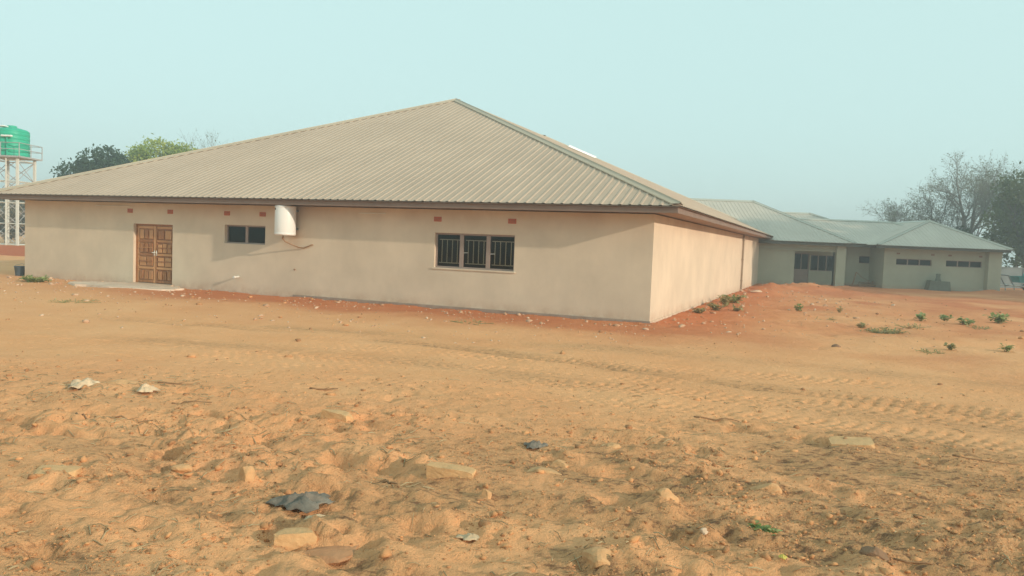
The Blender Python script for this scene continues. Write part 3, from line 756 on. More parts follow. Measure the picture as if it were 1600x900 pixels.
# middle block, recessed
wall_panel('porch_side_wall', far, M['farwall'], 1.802, 2.498, -.3, FW, .2, y0=fx(21.498), axis='y')
wall_panel('recess_wall', far, M['farwall'], fx(21.5), fx(26), -.3, FW, .2, [(fx(23.42), fx(24.22), 1.56, 2.06)], y0=2.5)
window(far, fx(23.42), fx(24.22), 1.56, 2.06, 1, 2.57, glass=M['farglass'], fw_=.04)
hip_roof(far, fx(15.5), fx(31.7), 1.25, 10.6, 2.86, 4.55, M['farroof'], M['farcap'], 'x', faces='FR')
MB().bbox((fx(21.3), 1.33, 2.64), (fx(24.0), 1.36, 2.84), .004).build('fascia', M['farfascia'], far)
# right wing
W1, W2 = (fx(24.95), fx(27.27), 1.56, 1.98), (fx(28.2), fx(30.56), 1.57, 1.99)
wall_panel('wing_wall', far, M['farwall'], fx(24.15), fx(31.05), -.3, FW, .22, [W1, W2], y0=.5)
wall_panel('wing_side_wall', far, M['farwall'], .722, 8, -.3, FW, .22, y0=fx(24.152), axis='y')
wall_panel('wing_side_wall', far, M['farwall'], .722, 8, -.3, FW, .22, y0=fx(30.81), axis='y')
MB().bbox((fx(30.75), .12, -.3), (fx(31.6), .70, FW), .012).build('pillar', M['farwall'], far)
MB().box((fx(24.5), 4.0, -.1), (fx(30.6), 4.2, FW)).build('partition', M['dark'], far)
for q in (W1, W2): window(far, *q, 3, .58, glass=M['farglass'], fw_=.04)
for x in (25.05, 27.30, 28.42, 30.42): MB().bbox((fx(x) - .11, .485, 2.25), (fx(x) + .11, .51, 2.36), .005).build('air_brick', M['stonedark'], far)
hip_roof(far, fx(23.25), fx(31.98), -.35, 13, 2.80, 4.62, M['farroof'], M['farcap'], 'y', inset=3.6, faces='FRL', skew=.75)
MB().bbox((fx(23.33), -.27, 2.62), (fx(31.9), -.24, 2.775), .004).build('fascia', M['farfascia'], far)
MB().bbox((fx(31.87), -.238, 2.62), (fx(31.9), 8, 2.775), .004).build('fascia', M['farfascia'], far)
MB().box((fx(23.4), -.235, 2.781), (fx(31.85), .5, 2.795)).build('soffit', M['farfascia'], far)
# block behind
hip_roof(far, fx(9), fx(30.4), 9.6, 21, 3.0, 5.45, M['farroof'], M['farcap'], 'x', faces='FR')
wall_panel('rear_block_wall', far, M['farwall'], fx(10), fx(29.6), -.3, 2.96, .25, y0=10.4)

# things by the far building
mbx = empty('meter_box', (27.45, 49.95, gz(27.45, 49.95))); tag(mbx, 'squat grey-green box with a short upright neck against the far wall', 'meter box')
b_ = MB(); b_.add([(-.72, -.3, -.05), (.72, -.3, -.05), (.72, .3, -.05), (-.72, .3, -.05), (-.60, -.24, .66), (.66, -.24, .60), (.66, .24, .60), (-.60, .24, .66)], [(0, 3, 2, 1), (4, 5, 6, 7), (0, 1, 5, 4), (1, 2, 6, 5), (2, 3, 7, 6), (3, 0, 4, 7)])
M['boxgrey'] = surf('grey_green_box_paint', (0.17, 0.175, 0.135), .8, .2, 3, 20, .3)
b_.build('cabinet', M['boxgrey'], mbx); MB().bbox((-.64, -.262, .10), (.0, -.25, .52), .01).build('hatch', M['boxgrey'], mbx)
MB().lathe([(.2, .60), (.15, .72), (.12, .9), (.14, 1.06), (.08, 1.10)], 14).build('neck', M['boxgrey'], mbx, True)

def branch_mesh(segs, mat, name, parent=None, n=5):
    mb = MB()
    for pts, rad in segs: mb.tube(pts, rad, n)
    return mb.build(name, mat, parent)
random.seed(12)
db = empty('dead_branch', (23.6, 51.6, gz(23.6, 51.6))); tag(db, 'dead branches leaning in the recess beside the porch pillar', 'branch')
branch_mesh([([(-.95, 0, 0), (-.75, .1, .55), (-.62, .2, .95)], [.05, .04, .03]), ([(-.62, .2, .95), (-.2, .25, .60), (.3, .3, .4)], [.025, .02, .012])], M['stick'], 'limb', db)
branch_mesh([([(-.1, 0, .02), (.5, .2, .35), (1.05, .3, .72)], [.05, .04, .02]), ([(-1.2, -.2, .05), (0, -.1, .12), (1.4, -.2, .06)], [.07, .06, .04]), ([(-.6, -.3, .04), (.4, .1, .2), (1.3, .1, .12)], [.06, .05, .03])], M['stick'], 'limb', db)
branch_mesh([([(random.uniform(-1, 1.3), random.uniform(-.3, .3), .03), (random.uniform(-.6, 1.4), random.uniform(-.2, .3), random.uniform(.1, .35)), (random.uniform(-.8, 1.6), .1, random.uniform(.05, .5))], [.02, .015, .006]) for _ in range(26)], M['stick'], 'twigs', db, 3)

# boundary wall at the far right
bw = empty('boundary_wall', (46, 60.5, 0)); tag(bw, 'pale grey plastered boundary wall beyond the far building', 'wall')
MB().box((-10, 0, -.3), (26, .2, 1.56)).build('wall_panel', M['greywall'], bw)
MB().bbox((-10.05, -.03, 1.561), (26.05, .23, 1.63), .01).build('coping', M['greywall'], bw)
for x in (-10.1, -6, -2, 2, 6, 10): MB().bbox((x - .18, -.06, -.3), (x + .18, -.031, 1.559), .01).build('pier', M['greywall'], bw)

# handcart
hc = empty('handcart', (36.0, 55.2, gz(36.0, 55.2))); tag(hc, 'teal handcart with a raised grey frame standing by the boundary wall', 'handcart')
t_ = MB(); t_.add([(-.1, -.45, .62), (1.5, -.45, .62), (1.5, .45, .62), (-.1, .45, .62), (-.35, -.6, 1.05), (1.8, -.6, 1.12), (1.8, .6, 1.12), (-.35, .6, 1.05)], [(0, 3, 2, 1), (0, 1, 5, 4), (1, 2, 6, 5), (2, 3, 7, 6), (3, 0, 4, 7)]); t_.build('tray', M['teal'], hc)
MB().bbox((.6, -.5, .9), (1.75, .5, 1.3), .1).build('load', M['teal'], hc)
for s in (-.5, .5):
    MB().tube([(-1.0, s, 1.10), (-.72, s, .62), (-.55, s, .36)], .045, 8).build('handle', M['steel'], hc)
    MB().tube([(-.9, s, .42), (.3, s, .36), (1.7, s, .16)], .035, 8).build('rail', M['pvc'], hc)
    MB().tube([(-.55, s, .4), (-.5, s, .0)], .03, 8).build('leg', M['steel'], hc)
    wl = MB().lathe([(.24, -.04), (.30, -.045), (.32, 0), (.30, .045), (.24, .04)], 20).build('wheel', M['rubber'], hc); wl.location = (1.1, s * 1.25, .31); wl.rotation_euler = (R(90), 0, 0)
    MB().lathe([(.2, -.03), (.2, .03)], 16).build('rim', M['steel'], wl)
MB().tube([(-1.0, -.5, 1.10), (-1.0, .5, 1.10)], .04, 8).build('cross_bar', M['steel'], hc)
MB().box((-.55, -.48, .34), (1.4, .48, .40)).build('deck', M['steel'], hc)

# ------------------------------------------------------------------ water tower at the left
TX, TY, TP = -34.95, 54.0, 6.50
ts = empty('tank_stand', (TX, TY, 0)); tag(ts, 'white lattice steel tower stand carrying the green tank', 'tank stand')
LEG = [(-.95, -.95), (.95, -.95), (.95, .95), (-.95, .95)]
def angle_bar(mb, p, q, w=.05): mb.tube([p, q], w, 4)
for x, y in LEG: MB().box((x - .075, y - .075, -.2), (x + .075, y + .075, TP)).build('leg', M['steelwhite'], ts)
lev = [.55, 2.0, 3.45, 4.9, 6.3]
for i in range(4):
    (xa, ya), (xb, yb) = LEG[i], LEG[(i + 1) % 4]
    for z in lev: MB().tube([(xa, ya, z), (xb, yb, z)], .035, 4).build('strut', M['steelwhite'], ts)
    for z0_, z1_ in zip(lev[:-1], lev[1:]):
        MB().tube([(xa, ya, z0_), (xb, yb, z1_)], .028, 4).build('brace', M['rail'], ts)
        MB().tube([(xb * .985, yb * .985, z0_), (xa * .985, ya * .985, z1_)], .028, 4).build('brace', M['rail'], ts)
MB().tube([(.25, -1.08, -.1), (.25, -1.08, TP)], .05, 8).build('riser_pipe', M['steelwhite'], ts)
MB().box((-1.3, -1.3, TP + .001), (1.3, 1.3, TP + .10)).build('platform', M['rail'], ts)
for x, y in ((-1.3, -1.3), (0, -1.3), (1.3, -1.3), (1.3, 0), (1.3, 1.3), (0, 1.3), (-1.3, 1.3), (-1.3, 0)): MB().tube([(x * .98, y * .98, TP + .1), (x * .98, y * .98, TP + .98)], .03, 6).build('rail_post', M['rail'], ts)
for z in (TP + .55, TP + .97):
    mb = MB(); q = 1.274
    mb.tube([(-q, -q, z), (q, -q, z)], .025, 6); mb.tube([(q, -q, z + .002), (q, q, z + .002)], .025, 6); mb.tube([(q, q, z), (-q, q, z)], .025, 6); mb.tube([(-q, q, z + .002), (-q, -q, z + .002)], .025, 6)
    mb.build('guard_rail', M['rail'], ts)
tk = empty('water_tank', (TX - .05, TY, TP + .1)); tag(tk, 'bright green plastic water tank on top of the white tower', 'water tank')
prof = [(1.02, 0)]
z = 0.0
for k in range(6):
    prof += [(1.06, z + .02), (1.08, z + .06), (1.08, z + .24), (1.05, z + .28)]; z += .28
prof += [(1.07, z + .02), (1.05, z + .10), (.92, z + .20), (.5, z + .30), (.30, z + .32)]
MB().lathe(prof, 40).build('tank_body', M['tank'], tk, True)
MB().lathe([(.30, z + .30), (.32, z + .33), (.32, z + .42), (.26, z + .46)], 24).build('lid', M['tank'], tk, True)
pp = MB().tube([(.42, -1.16, -.05), (.42, -1.16, z - .32)], .045, 8).build('inlet_pipe', M['tank'], tk)
MB().bbox((.05, -1.30, z - .42), (.80, -1.10, z - .30), .04).build('float_box', M['white'], tk)
MB().bbox((-.55, -.9, z + .30), (.05, -.4, z + .38), .03).build('hatch_plate', M['white'], tk)

# low brick wall and pail beside the tower
lw = empty('low_brick_wall', (-33, 48.2, 0)); tag(lw, 'low red brick wall in front of the water tower', 'wall')
bl = MB().bbox((0, -.10, 0), (.24, .10, .075), .008); bme = None
for row in range(8):
    for k in range(30):
        x = -3.5 + k * .255 + (row % 2) * .127
        if bme is None:
            o = bl.build('brick', M['brickred'], lw); bme = o.data
        else: o = link('brick', bme, None, lw)
        o.location = (x, random.uniform(-.006, .006), row * .083 - .02)
MB().box((-3.5, -.085, -.1), (4.3, .085, .645)).build('mortar_core', M['mud'], lw)
pl = empty('pail', (*G(31, 431)[:2], gz(*G(31, 431)[:2]))); tag(pl, 'small slate-blue pail on the ground by the left corner of the cream building', 'pail')
M['pail'] = surf('slate_blue_plastic', (0.09, 0.12, 0.15), .5, .15, 4, 0, 0)
MB().lathe([(.14, 0), (.15, .01), (.19, .34), (.205, .35), (.205, .37), (.18, .37), (.13, .03)], 24).build('bucket', M['pail'], pl, True)
MB().tube([(-.19, 0, .34), (-.2, .05, .40), (0, .14, .46), (.2, .05, .40), (.19, 0, .34)], .008, 6).build('handle', M['steel'], pl)

# ------------------------------------------------------------------ trees
def grow(seed, height, trunk_r, spread=.8, levels=5, kids=(3, 4), lean=(0, 0), fork=.35, droop=0.0):
    """branch skeleton: list of (points, radii, level)"""
    rd = random.Random(seed); out = []
    def br(p, d, L, r, lv):
        pts = [p]; rad = [r]; ns = 4 if lv < 2 else 3
        for i in range(ns):
            j = .16 if lv else .07
            d = (d + Vector((rd.gauss(0, j), rd.gauss(0, j), rd.gauss(0, j * .6) + .03 - droop * lv))).normalized()
            p = p + d * (L / ns); pts.append(p); rad.append(max(r * (1 - .55 * (i + 1) / ns), .006))
        out.append((pts, rad, lv))
        if lv >= levels: return
        nk = rd.randint(*kids) + (1 if lv == 0 else 0)
        for k in range(nk):
            t = fork + (1 - fork) * (k + rd.random() * .7) / nk
            f = t * ns; i = min(int(f), ns - 1); q = pts[i].lerp(pts[i + 1], f - i)
            ang = rd.uniform(.45, 1.0) * spread
            ax = d.orthogonal().normalized(); ax.rotate(Matrix.Rotation(rd.uniform(0, 6.28) + k * 2.4, 3, d))
            nd = (d * math.cos(ang) + ax * math.sin(ang)).normalized()
            if nd.z < -.1: nd.z *= .3; nd.normalize()
            br(q, nd, L * rd.uniform(.55, .78), max(rad[i] * rd.uniform(.5, .68), .007), lv + 1)
        br(pts[-1], d, L * rd.uniform(.5, .7), rad[-1], lv + 1)
    br(Vector((0, 0, -.1)), Vector((lean[0], lean[1], 1)).normalized(), height * .36, trunk_r, 0)
    return out

def leaf_quads(centres, size, rd, tones, flat=.4):
    """diamond leaf faces round the given centres"""
    n = len(centres); c = np.array(centres)
    a = rd.normal(size=(n, 3)); a /= np.linalg.norm(a, axis=1)[:, None]
    b = rd.normal(size=(n, 3)); b -= (b * a).sum(1)[:, None] * a; b /= np.linalg.norm(b, axis=1)[:, None]
    s = size * rd.uniform(.55, 1.3, (n, 1))
    V = np.stack([c - a * s, c + b * s * .5 + a * s * .1, c + a * s, c - b * s * .5 + a * s * .1], 1).reshape(-1, 3)
    F = np.arange(n * 4).reshape(n, 4)
    return V, F, np.repeat(tones, 4)

def leaf_object(name, centres, size, mat, parent, rd, tones):
    V, F, T = leaf_quads(centres, size, rd, tones)
    me = mesh_np(name, V, F, 4)
    a = me.attributes.new('tone', 'FLOAT', 'POINT'); a.data.foreach_set('value', T.astype(np.float32))
    return link(name, me, mat, parent)

def bare_tree(name, loc, height, seed, label, cat='tree', group=None, trunk_r=.22, leaves=0, spread=.85, levels=5, lean=(0, 0), leafmat='leafgrey', kids=(3, 4)):
    root = empty(name, (loc[0], loc[1], gz(loc[0], loc[1])))
    tag(root, label, cat, group)
    sk = grow(seed, height, trunk_r, spread, levels, kids, lean)
    zmax = max(p.z for pts, _, _ in sk for p in pts); k = height / zmax
    t, c = MB(), MB()
    for pts, rad, lv in sk:
        q = [p * k for p in pts]
        if lv <= 1: t.tube(q, rad, 8, False)
        elif lv <= 3: c.tube(q, rad, 5, False)
        else: c.tube(q, rad, 3, False)
    t.build('trunk', M['bark'], root, True); c.build('crown', M['twig'], root, True)
    if leaves:
        rd = np.random.default_rng(seed); tips = [p * k for pts, _, lv in sk if lv >= levels - 1 for p in pts[1:]]
        idx = rd.integers(0, len(tips), leaves)
        cen = np.array([tips[i][:] for i in idx]) + rd.normal(0, .12, (leaves, 3))
        leaf_object('leaves', cen, .08, M[leafmat], root, rd, rd.random(leaves))
    return root

def leafy_tree(name, loc, height, radius, seed, label, mat, n=9000, leaf=.16, trunk_r=.25, base=.35, group=None, squash=.8, clumps=34):
    root = empty(name, (loc[0], loc[1], gz(loc[0], loc[1])))
    tag(root, label, 'tree', group)
    rd = np.random.default_rng(seed); sk = grow(seed, height * .9, trunk_r, .8, 3, (3, 4))
    zmax = max(p.z for pts, _, _ in sk for p in pts); k = height * .86 / zmax
    t = MB()
    for pts, rad, lv in sk: t.tube([p * k for p in pts], rad, 7 if lv < 2 else 4, False)
    t.build('trunk', M['bark'], root, True)
    zc = height * (base + (1 - base) / 2); rz = height * (1 - base) / 2
    cc = []
    while len(cc) < clumps:
        p = rd.uniform(-1, 1, 3); l = np.linalg.norm(p)
        if .35 < l < 1: cc.append(p)
    cc = np.array(cc); cr_ = rd.uniform(.20, .38, clumps)
    pick = rd.integers(0, clumps, n); d = rd.normal(size=(n, 3)); d /= np.linalg.norm(d, axis=1)[:, None]
    rr = cr_[pick] * rd.uniform(.35, 1.0, n) ** .6 * (1 + .35 * rd.normal(size=n) * .5)
    p = cc[pick] * .78 + d * rr[:, None] * np.array([1, 1, squash])
    cen = p * np.array([radius, radius, rz]) + np.array([0, 0, zc])
    tone = np.clip(rd.random(clumps)[pick] * .6 + rd.random(n) * .4, 0, 1)
    leaf_object('crown', cen, leaf, mat, root, rd, tone)
    return root

GB = 'bare trees behind the far building'
bare_tree('bare_tree', (37.6, 74), 8.0, 41, 'low leafless spreading tree, leftmost of the bare trees on the right', group=GB, leaves=2000, spread=.95, lean=(-.15, 0))
bare_tree('bare_tree', (41.2, 76), 10.4, 52, 'leafless grey tree with twin stems over the ridge of the far building', group=GB, leaves=2800, spread=.9)
bare_tree('bare_tree', (41.0, 70), 12.3, 63, 'tallest bare tree with a thick dark trunk behind the far building', group=GB, trunk_r=.34, leaves=2600, spread=.85)
bare_tree('bare_tree', (47.8, 74), 14.6, 74, 'thinly leaved grey tree at the right edge, above the green trees', group=GB, trunk_r=.26, leaves=5000, spread=.9)
bare_tree('bare_tree', (46.0, 79), 13.2, 85, 'fine-twigged bare tree between the thick trunk and the green trees', group=GB, trunk_r=.22, leaves=3500, spread=.9)
GR = 'green trees behind the boundary wall'
leafy_tree('leafy_tree', (44.4, 67.0), 10.3, 4.0, 5, 'dense olive tree whose crown hangs behind the right end of the far building', M['leafmid'], n=11000, base=.12, group=GR, leaf=.17)
leafy_tree('leafy_tree', (48.6, 69.0), 11.4, 4.4, 6, 'tall olive tree at the right edge behind the pale boundary wall', M['leafmid'], n=12000, base=.10, group=GR, leaf=.18)
leafy_tree('leafy_tree', (41.0, 71.5), 5.6, 2.8, 8, 'low dark bush-like tree just over the right roof hip of the far building', M['leafdark'], n=7000, base=.05, group=GR)
leafy_tree('leafy_tree', (-38.3, 71.0), 9.9, 3.6, 15, 'dark green rounded tree above the left slope of the tan roof', M['leafdark'], n=13000, base=.25, leaf=.16, clumps=26)
leafy_tree('leafy_tree', (-36.4, 73.5), 9.2, 2.9, 17, 'smaller dark tree filling the gap beside the yellow-green tree', M['leafdark'], n=6500, base=.3, leaf=.16, clumps=20)
leafy_tree('leafy_tree', (-34.3, 77.0), 11.5, 4.3, 18, 'bright yellow-green tree rising over the tan roof', M['leaflight'], n=14000, base=.30, leaf=.16, clumps=36)
bare_tree('bare_tree', (-30.3, 78.0), 12.2, 97, 'wispy bare tree beside the yellow-green tree', leaves=500, spread=.8, levels=4, trunk_r=.14)
GD = 'dry bushes behind the water tower'
for i, (x, y, h, lab) in enumerate([(-47.5, 74, 5.0, 'dry beige bush far behind the water tower, at the left edge'), (-44.2, 76, 5.6, 'dry beige bush far behind the water tower, next to the building corner'), (-50.5, 77, 5.4, 'dry beige bush far left, mostly outside the picture')]):
    leafy_tree('dry_bush', (x, y), h, 2.6, 120 + i, lab, M['leafdry'], n=6000, base=.05, leaf=.15, trunk_r=.10, group=GD)['category'] = 'bush'
GS = 'unseen trees added to shade the far building'  # unseen trees, put in to throw shade over the far building
for i, (x, y, h, r_) in enumerate([(41, 33, 14, 5.5), (46, 39, 15, 6.0), (50, 46, 15, 6.0), (48, 29, 17, 6.5)]):
    leafy_tree('added_shade_tree', (x, y), h, r_, 140 + i, 'tall leafy tree added out of view at the right to shade the far building, ' + ('nearest the yard', 'second along the row', 'nearest the far building', 'tallest of the row')[i], M['leafmid'], n=9000, base=.18, leaf=.36, trunk_r=.35, group=GS)

# ------------------------------------------------------------------ weeds
def weed(name, px, py, h, w, seed, label, n=40, dry=False, leaf=.05, group='weeds in the red soil', cat='weed', low=False):
    g = G(px, py); root = empty(name, (g.x, g.y, gz(g.x, g.y) - .01)); tag(root, label, cat, group)
    rd = random.Random(seed); st = MB(); V = []; F = []; T = []; h *= rd.uniform(.6, .85); w *= rd.uniform(1.0, 1.45)
    ns = max(4, n // 7)
    for s in range(ns):
        a = rd.uniform(0, 6.28); o = Vector((math.cos(a), math.sin(a), 0)) * rd.uniform(0, w * .18)
        tip = Vector((math.cos(a) * rd.uniform(.2, 1) * w * .5, math.sin(a) * rd.uniform(.2, 1) * w * .5, h * rd.uniform(.55, 1)))
        midp = o.lerp(tip, .5) + Vector((0, 0, h * .12))
        st.tube([o, midp, tip], [.006, .005, .002], 4)
        for k in range(n // ns + 1):
            t = rd.uniform(.15, 1); p = o.lerp(midp, t * 2) if t < .5 else midp.lerp(tip, t * 2 - 1)
            d = Vector((rd.gauss(0, 1), rd.gauss(0, 1), rd.gauss(.45, .5))).normalized(); sd = d.cross(Vector((0, 0, 1)))
            sd = sd.normalized() if sd.length > .01 else Vector((1, 0, 0)); L = leaf * rd.uniform(.7, 1.7); wd = L * (.12 if low else .36)
            b = len(V); dr = Vector((0, 0, -.25 * L))
            V += [p, p + d * L * .5 + sd * wd, p + d * L + dr, p + d * L * .5 - sd * wd]; F.append((b, b + 1, b + 2, b + 3)); T += [rd.random()] * 4
    st.build('stems', M['stem'], root)
    me = bpy.data.meshes.new('foliage'); me.from_pydata([v[:] for v in V], [], F); me.update()
    a_ = me.attributes.new('tone', 'FLOAT', 'POINT'); a_.data.foreach_set('value', T)
    link('foliage', me, M['weeddry' if dry else 'weed'], root)
    return root
weed('weed', 1247, 487, .42, .30, 1, 'small upright green weed in the red soil near the far end of the side wall', 60, leaf=.09)
weed('weed', 1312, 491, .26, .26, 2, 'small brown dried weed alone in the red soil right of the upright one', 40, True, leaf=.08)
weed('weed', 1440, 506, .36, .42, 3, 'leafy green weed, leftmost of the row on the right', 80, leaf=.10)
weed('weed', 1476, 501, .30, .46, 4, 'low green weed, second of the row on the right', 80, leaf=.10)
weed('weed', 1509, 511, .28, .46, 5, 'low spreading green weed, third of the row on the right', 80, leaf=.10)
weed('weed', 1561, 509, .38, .55, 6, 'largest bright green weed, rightmost of the row', 130, leaf=.12)
weed('weed', 1487, 548, .24, .36, 7, 'dusty olive weed in the sand below the row of green weeds', 70, True, leaf=.07)
weed('weed', 1572, 549, .26, .26, 8, 'small green weed at the right edge below the brightest weed', 60, leaf=.07)
weed('weed', 1345, 512, .22, .34, 9, 'faded weed at the left end of the dry grass patch', 60, True, leaf=.08)
weed('grass_tuft', 1382, 518, .16, 1.1, 10, 'wide low patch of dry grass in the sand right of the buildings', 260, True, leaf=.11, low=True, cat='grass', group='grass tufts')
weed('weed', 1092, 490, .26, .55, 11, 'grey-green weed against the lit side wall, nearest the front corner', 90, True, leaf=.09)
weed('weed', 1120, 485, .40, .70, 12, 'bushy weed in the middle of the clump along the lit side wall', 140, True, leaf=.10)
weed('weed', 1146, 474, .52, .80, 13, 'tallest weed of the clump near the downpipe', 160, False, leaf=.11)
weed('weed', 1150, 486, .28, .40, 14, 'small browned weed just in front of the side wall clump', 60, True, leaf=.09)
weed('weed', 1133, 479, .45, .75, 15, 'loose olive weed beside the tallest one along the side wall', 130, True, leaf=.10)
weed('shrub', 52, 441, .26, 1.05, 16, 'low bright green creeper at the left corner of the cream building', 320, leaf=.10, cat='plant', group=None)
weed('grass_tuft', 735, 506, .06, 1.1, 17, 'thin strip of grass in the red soil below the barred window', 90, True, leaf=.07, low=True, cat='grass', group='grass tufts')
weed('grass_tuft', 118, 473, .05, 1.2, 18, 'faint strip of dull grass on the left side of the yard', 90, True, leaf=.07, low=True, cat='grass', group='grass tufts')
weed('grass_tuft', 1425, 516, .10, .9, 20, 'small dry grass patch under the leftmost green weed of the row', 90, True, leaf=.09, low=True, cat='grass', group='grass tufts')
weed('grass_tuft', 1530, 515, .09, .8, 21, 'small dry grass patch between the third weed and the bright rightmost weed', 80, True, leaf=.09, low=True, cat='grass', group='grass tufts')
weed('grass_tuft', 1455, 550, .07, .8, 22, 'thin dry grass patch left of the dusty olive weed', 70, True, leaf=.07, low=True, cat='grass', group='grass tufts')
weed('grass_tuft', 1290, 500, .07, .7, 23, 'thin dry grass patch left of the faded weed', 60, True, leaf=.08, low=True, cat='grass', group='grass tufts')
weed('grass_tuft', 1190, 833, .05, .18, 19, 'small bright green tuft lying in the foreground soil', 130, False, leaf=.045, cat='grass', group='grass tufts')

# ------------------------------------------------------------------ bricks, stones and litter
def brick(px, py, size, rz, label, mat='brick', seed=1, sink=.25, tilt=(0, 0), name='brick', group='bricks dropped in the foreground', cat='brick'):
    g = G(px, py); bm = bmesh.new(); bmesh.ops.create_cube(bm, size=1)
    bmesh.ops.scale(bm, vec=size, verts=bm.verts)
    bmesh.ops.subdivide_edges(bm, edges=bm.edges[:], cuts=9, use_grid_fill=True)
    half = Vector(size) / 2; rd = random.Random(seed); cuts = []
    for _ in range(7):                                                  # broken corners and edges
        c = Vector((rd.choice((-1, 1)), rd.choice((-1, 1, 0)), rd.choice((-1, 1, 1)))); c = Vector((c.x * half.x, c.y * half.y, c.z * half.z))
        n_ = (Vector((c.x / half.x, c.y / half.y, c.z / half.z)) + Vector((rd.gauss(0, .3), rd.gauss(0, .3), rd.gauss(0, .3)))).normalized()
        cuts.append((n_, c.dot(n_) - rd.uniform(.006, .035)))
    for v in bm.verts:
        q = v.co.copy()
        for n_, d in cuts:
            e = q.dot(n_) - d
            if e > 0: q -= n_ * e * .95
        p = v.co + Vector((seed * 7.1, 0, 0))
        q += Vector((mnoise.noise(p * 40), mnoise.noise(p * 40 + Vector((5, 0, 0))), mnoise.noise(p * 40 + Vector((0, 5, 0))))) * .004
        q += Vector((mnoise.noise(p * 9), mnoise.noise(p * 9 + Vector((5, 0, 0))), mnoise.noise(p * 9 + Vector((0, 5, 0))))) * .008
        v.co = q
    me = bpy.data.meshes.new(name); bm.to_mesh(me); bm.free()
    o = link(name, me, M[mat], None, False); o.location = (g.x, g.y, base_z(g.x, g.y) + size[2] * (.5 - sink)); o.rotation_euler = (tilt[0], tilt[1], rz)
    return tag(o, label, cat, group)
def stone(px, py, size, rz, label, mat='stone', seed=1, sink=.3, name='stone', group='loose stones in the foreground', cat='stone', tilt=(0, 0)):
    g = G(px, py); bm = bmesh.new(); bmesh.ops.create_icosphere(bm, subdivisions=3, radius=.5)
    rd = random.Random(seed); cuts = [(Vector((rd.gauss(0, 1), rd.gauss(0, 1), rd.gauss(0, 1))).normalized(), rd.uniform(.26, .42)) for _ in range(9)]
    for v in bm.verts:
        for nn, d in cuts:
            e = v.co.dot(nn) - d
            if e > 0: v.co -= nn * e * .92
        v.co += v.co.normalized() * mnoise.fractal(v.co * 4 + Vector((seed * 5.3, 0, 0)), 1, 2, 4) * .05
        v.co = Vector((v.co.x * size[0] * 1.25, v.co.y * size[1] * 1.25, v.co.z * size[2] * 1.25))
    me = bpy.data.meshes.new(name); bm.to_mesh(me); bm.free()
    o = link(name, me, M[mat], None, False); o.location = (g.x, g.y, base_z(g.x, g.y) + size[2] * (.5 - sink)); o.rotation_euler = (tilt[0], tilt[1], rz)
    return tag(o, label, cat, group)
for kind, px_, py_, size, rz_, lab, mt, sd_, sk_, tl_ in ROCKS:
    (brick if kind == 'brick' else stone)(px_, py_, size, R(rz_), lab, mt, seed=sd_, sink=sk_, tilt=(R(tl_[0]), R(tl_[1])))
stone(1180, 461, (.55, .3, .18), R(10), 'white rubble lump at the far end of the side wall', 'concrete', 21, group=None)
stone(519, 858, (.34, .24, .06), R(20), 'flat reddish mud cake right of the lower left brick', 'mud', 27, sink=.05, name='mud_cake', group=None, cat='mud')

def sheet_litter(name, px, py, w, d, h, rz, mat, label, seed, cat='litter', nx=34, ny=24, group=None):
    """crumpled sheet with a ragged outline and thickness"""
    g = G(px, py); bm = bmesh.new(); NR, NT = 12, 44; rings = []; c0 = bm.verts.new((0, 0, h * .7))
    for i in range(1, NR + 1):
        ring = []
        for j in range(NT):
            th = 2 * math.pi * j / NT; t = i / NR
            rag = .84 + .55 * mnoise.fractal(Vector((math.cos(th) * 1.1, math.sin(th) * 1.1, seed * 3.3)), .8, 2, 3)
            a, b = math.cos(th) * rag * t, math.sin(th) * rag * t
            p = Vector((a * 2.0 + seed, b * 2.0, seed * 1.7)); rid = 1 - abs(mnoise.noise(p * 1.1)) * 2.4; fold = mnoise.noise(p * 2.3 + Vector((4, 1, 0)))
            z = h * (max(0, 1 - t) ** .7 * .5 + .42 * max(rid, 0) * (1 - t * .55) + .22 * fold * (1 - t * .4))
            ring.append(bm.verts.new((a * w / 2, b * d / 2, max(z, 0) + .006)))
        rings.append(ring)
    for j in range(NT):
        bm.faces.new((c0, rings[0][j], rings[0][(j + 1) % NT]))
        for i in range(NR - 1): bm.faces.new((rings[i][j], rings[i + 1][j], rings[i + 1][(j + 1) % NT], rings[i][(j + 1) % NT]))
    me = bpy.data.meshes.new(name); bm.to_mesh(me); bm.free()
    o = link(name, me, M[mat], None, True); o.location = (g.x, g.y, gz(g.x, g.y) + .004); o.rotation_euler = (0, 0, rz)
    sm = o.modifiers.new('thickness', 'SOLIDIFY'); sm.thickness = .004
    return tag(o, label, cat, group)
sheet_litter('plastic_sheet', 474, 794, .54, .34, .11, R(8), 'bag', 'crumpled slate-grey plastic sheet lying above the lower left brick', 1)
sheet_litter('card_scrap', 498, 812, .34, .14, .05, R(-6), 'paper', 'pale flattened card scrap just under the slate-grey plastic sheet', 2)
sheet_litter('plastic_scrap', 836, 701, .26, .20, .08, R(20), 'bag', 'small dark plastic scrap near the centre of the foreground', 3)
sheet_litter('rag', 130, 603, .46, .42, .13, R(20), 'rag', 'white torn rag on the sand at the left', 4)
sheet_litter('rag', 226, 612, .36, .32, .11, R(-20), 'rag', 'dirty grey-white rag right of the rounded sandy lump', 5)
sheet_litter('paper_scrap', 737, 836, .26, .10, .04, R(-8), 'paper', 'crumpled pale scrap in the soil at the bottom centre', 6)
sheet_litter('leaf', 1223, 883, .07, .05, .03, R(30), 'brass' if 'brass' in M else 'paper', 'single yellow leaf at the bottom right', 8, 'leaf', 12, 10)
bpy.data.objects['leaf'].data.materials.clear(); bpy.data.objects['leaf'].data.materials.append(surf('yellow_leaf', (0.62, 0.50, 0.12), .7, .1, 9, 0, 0))

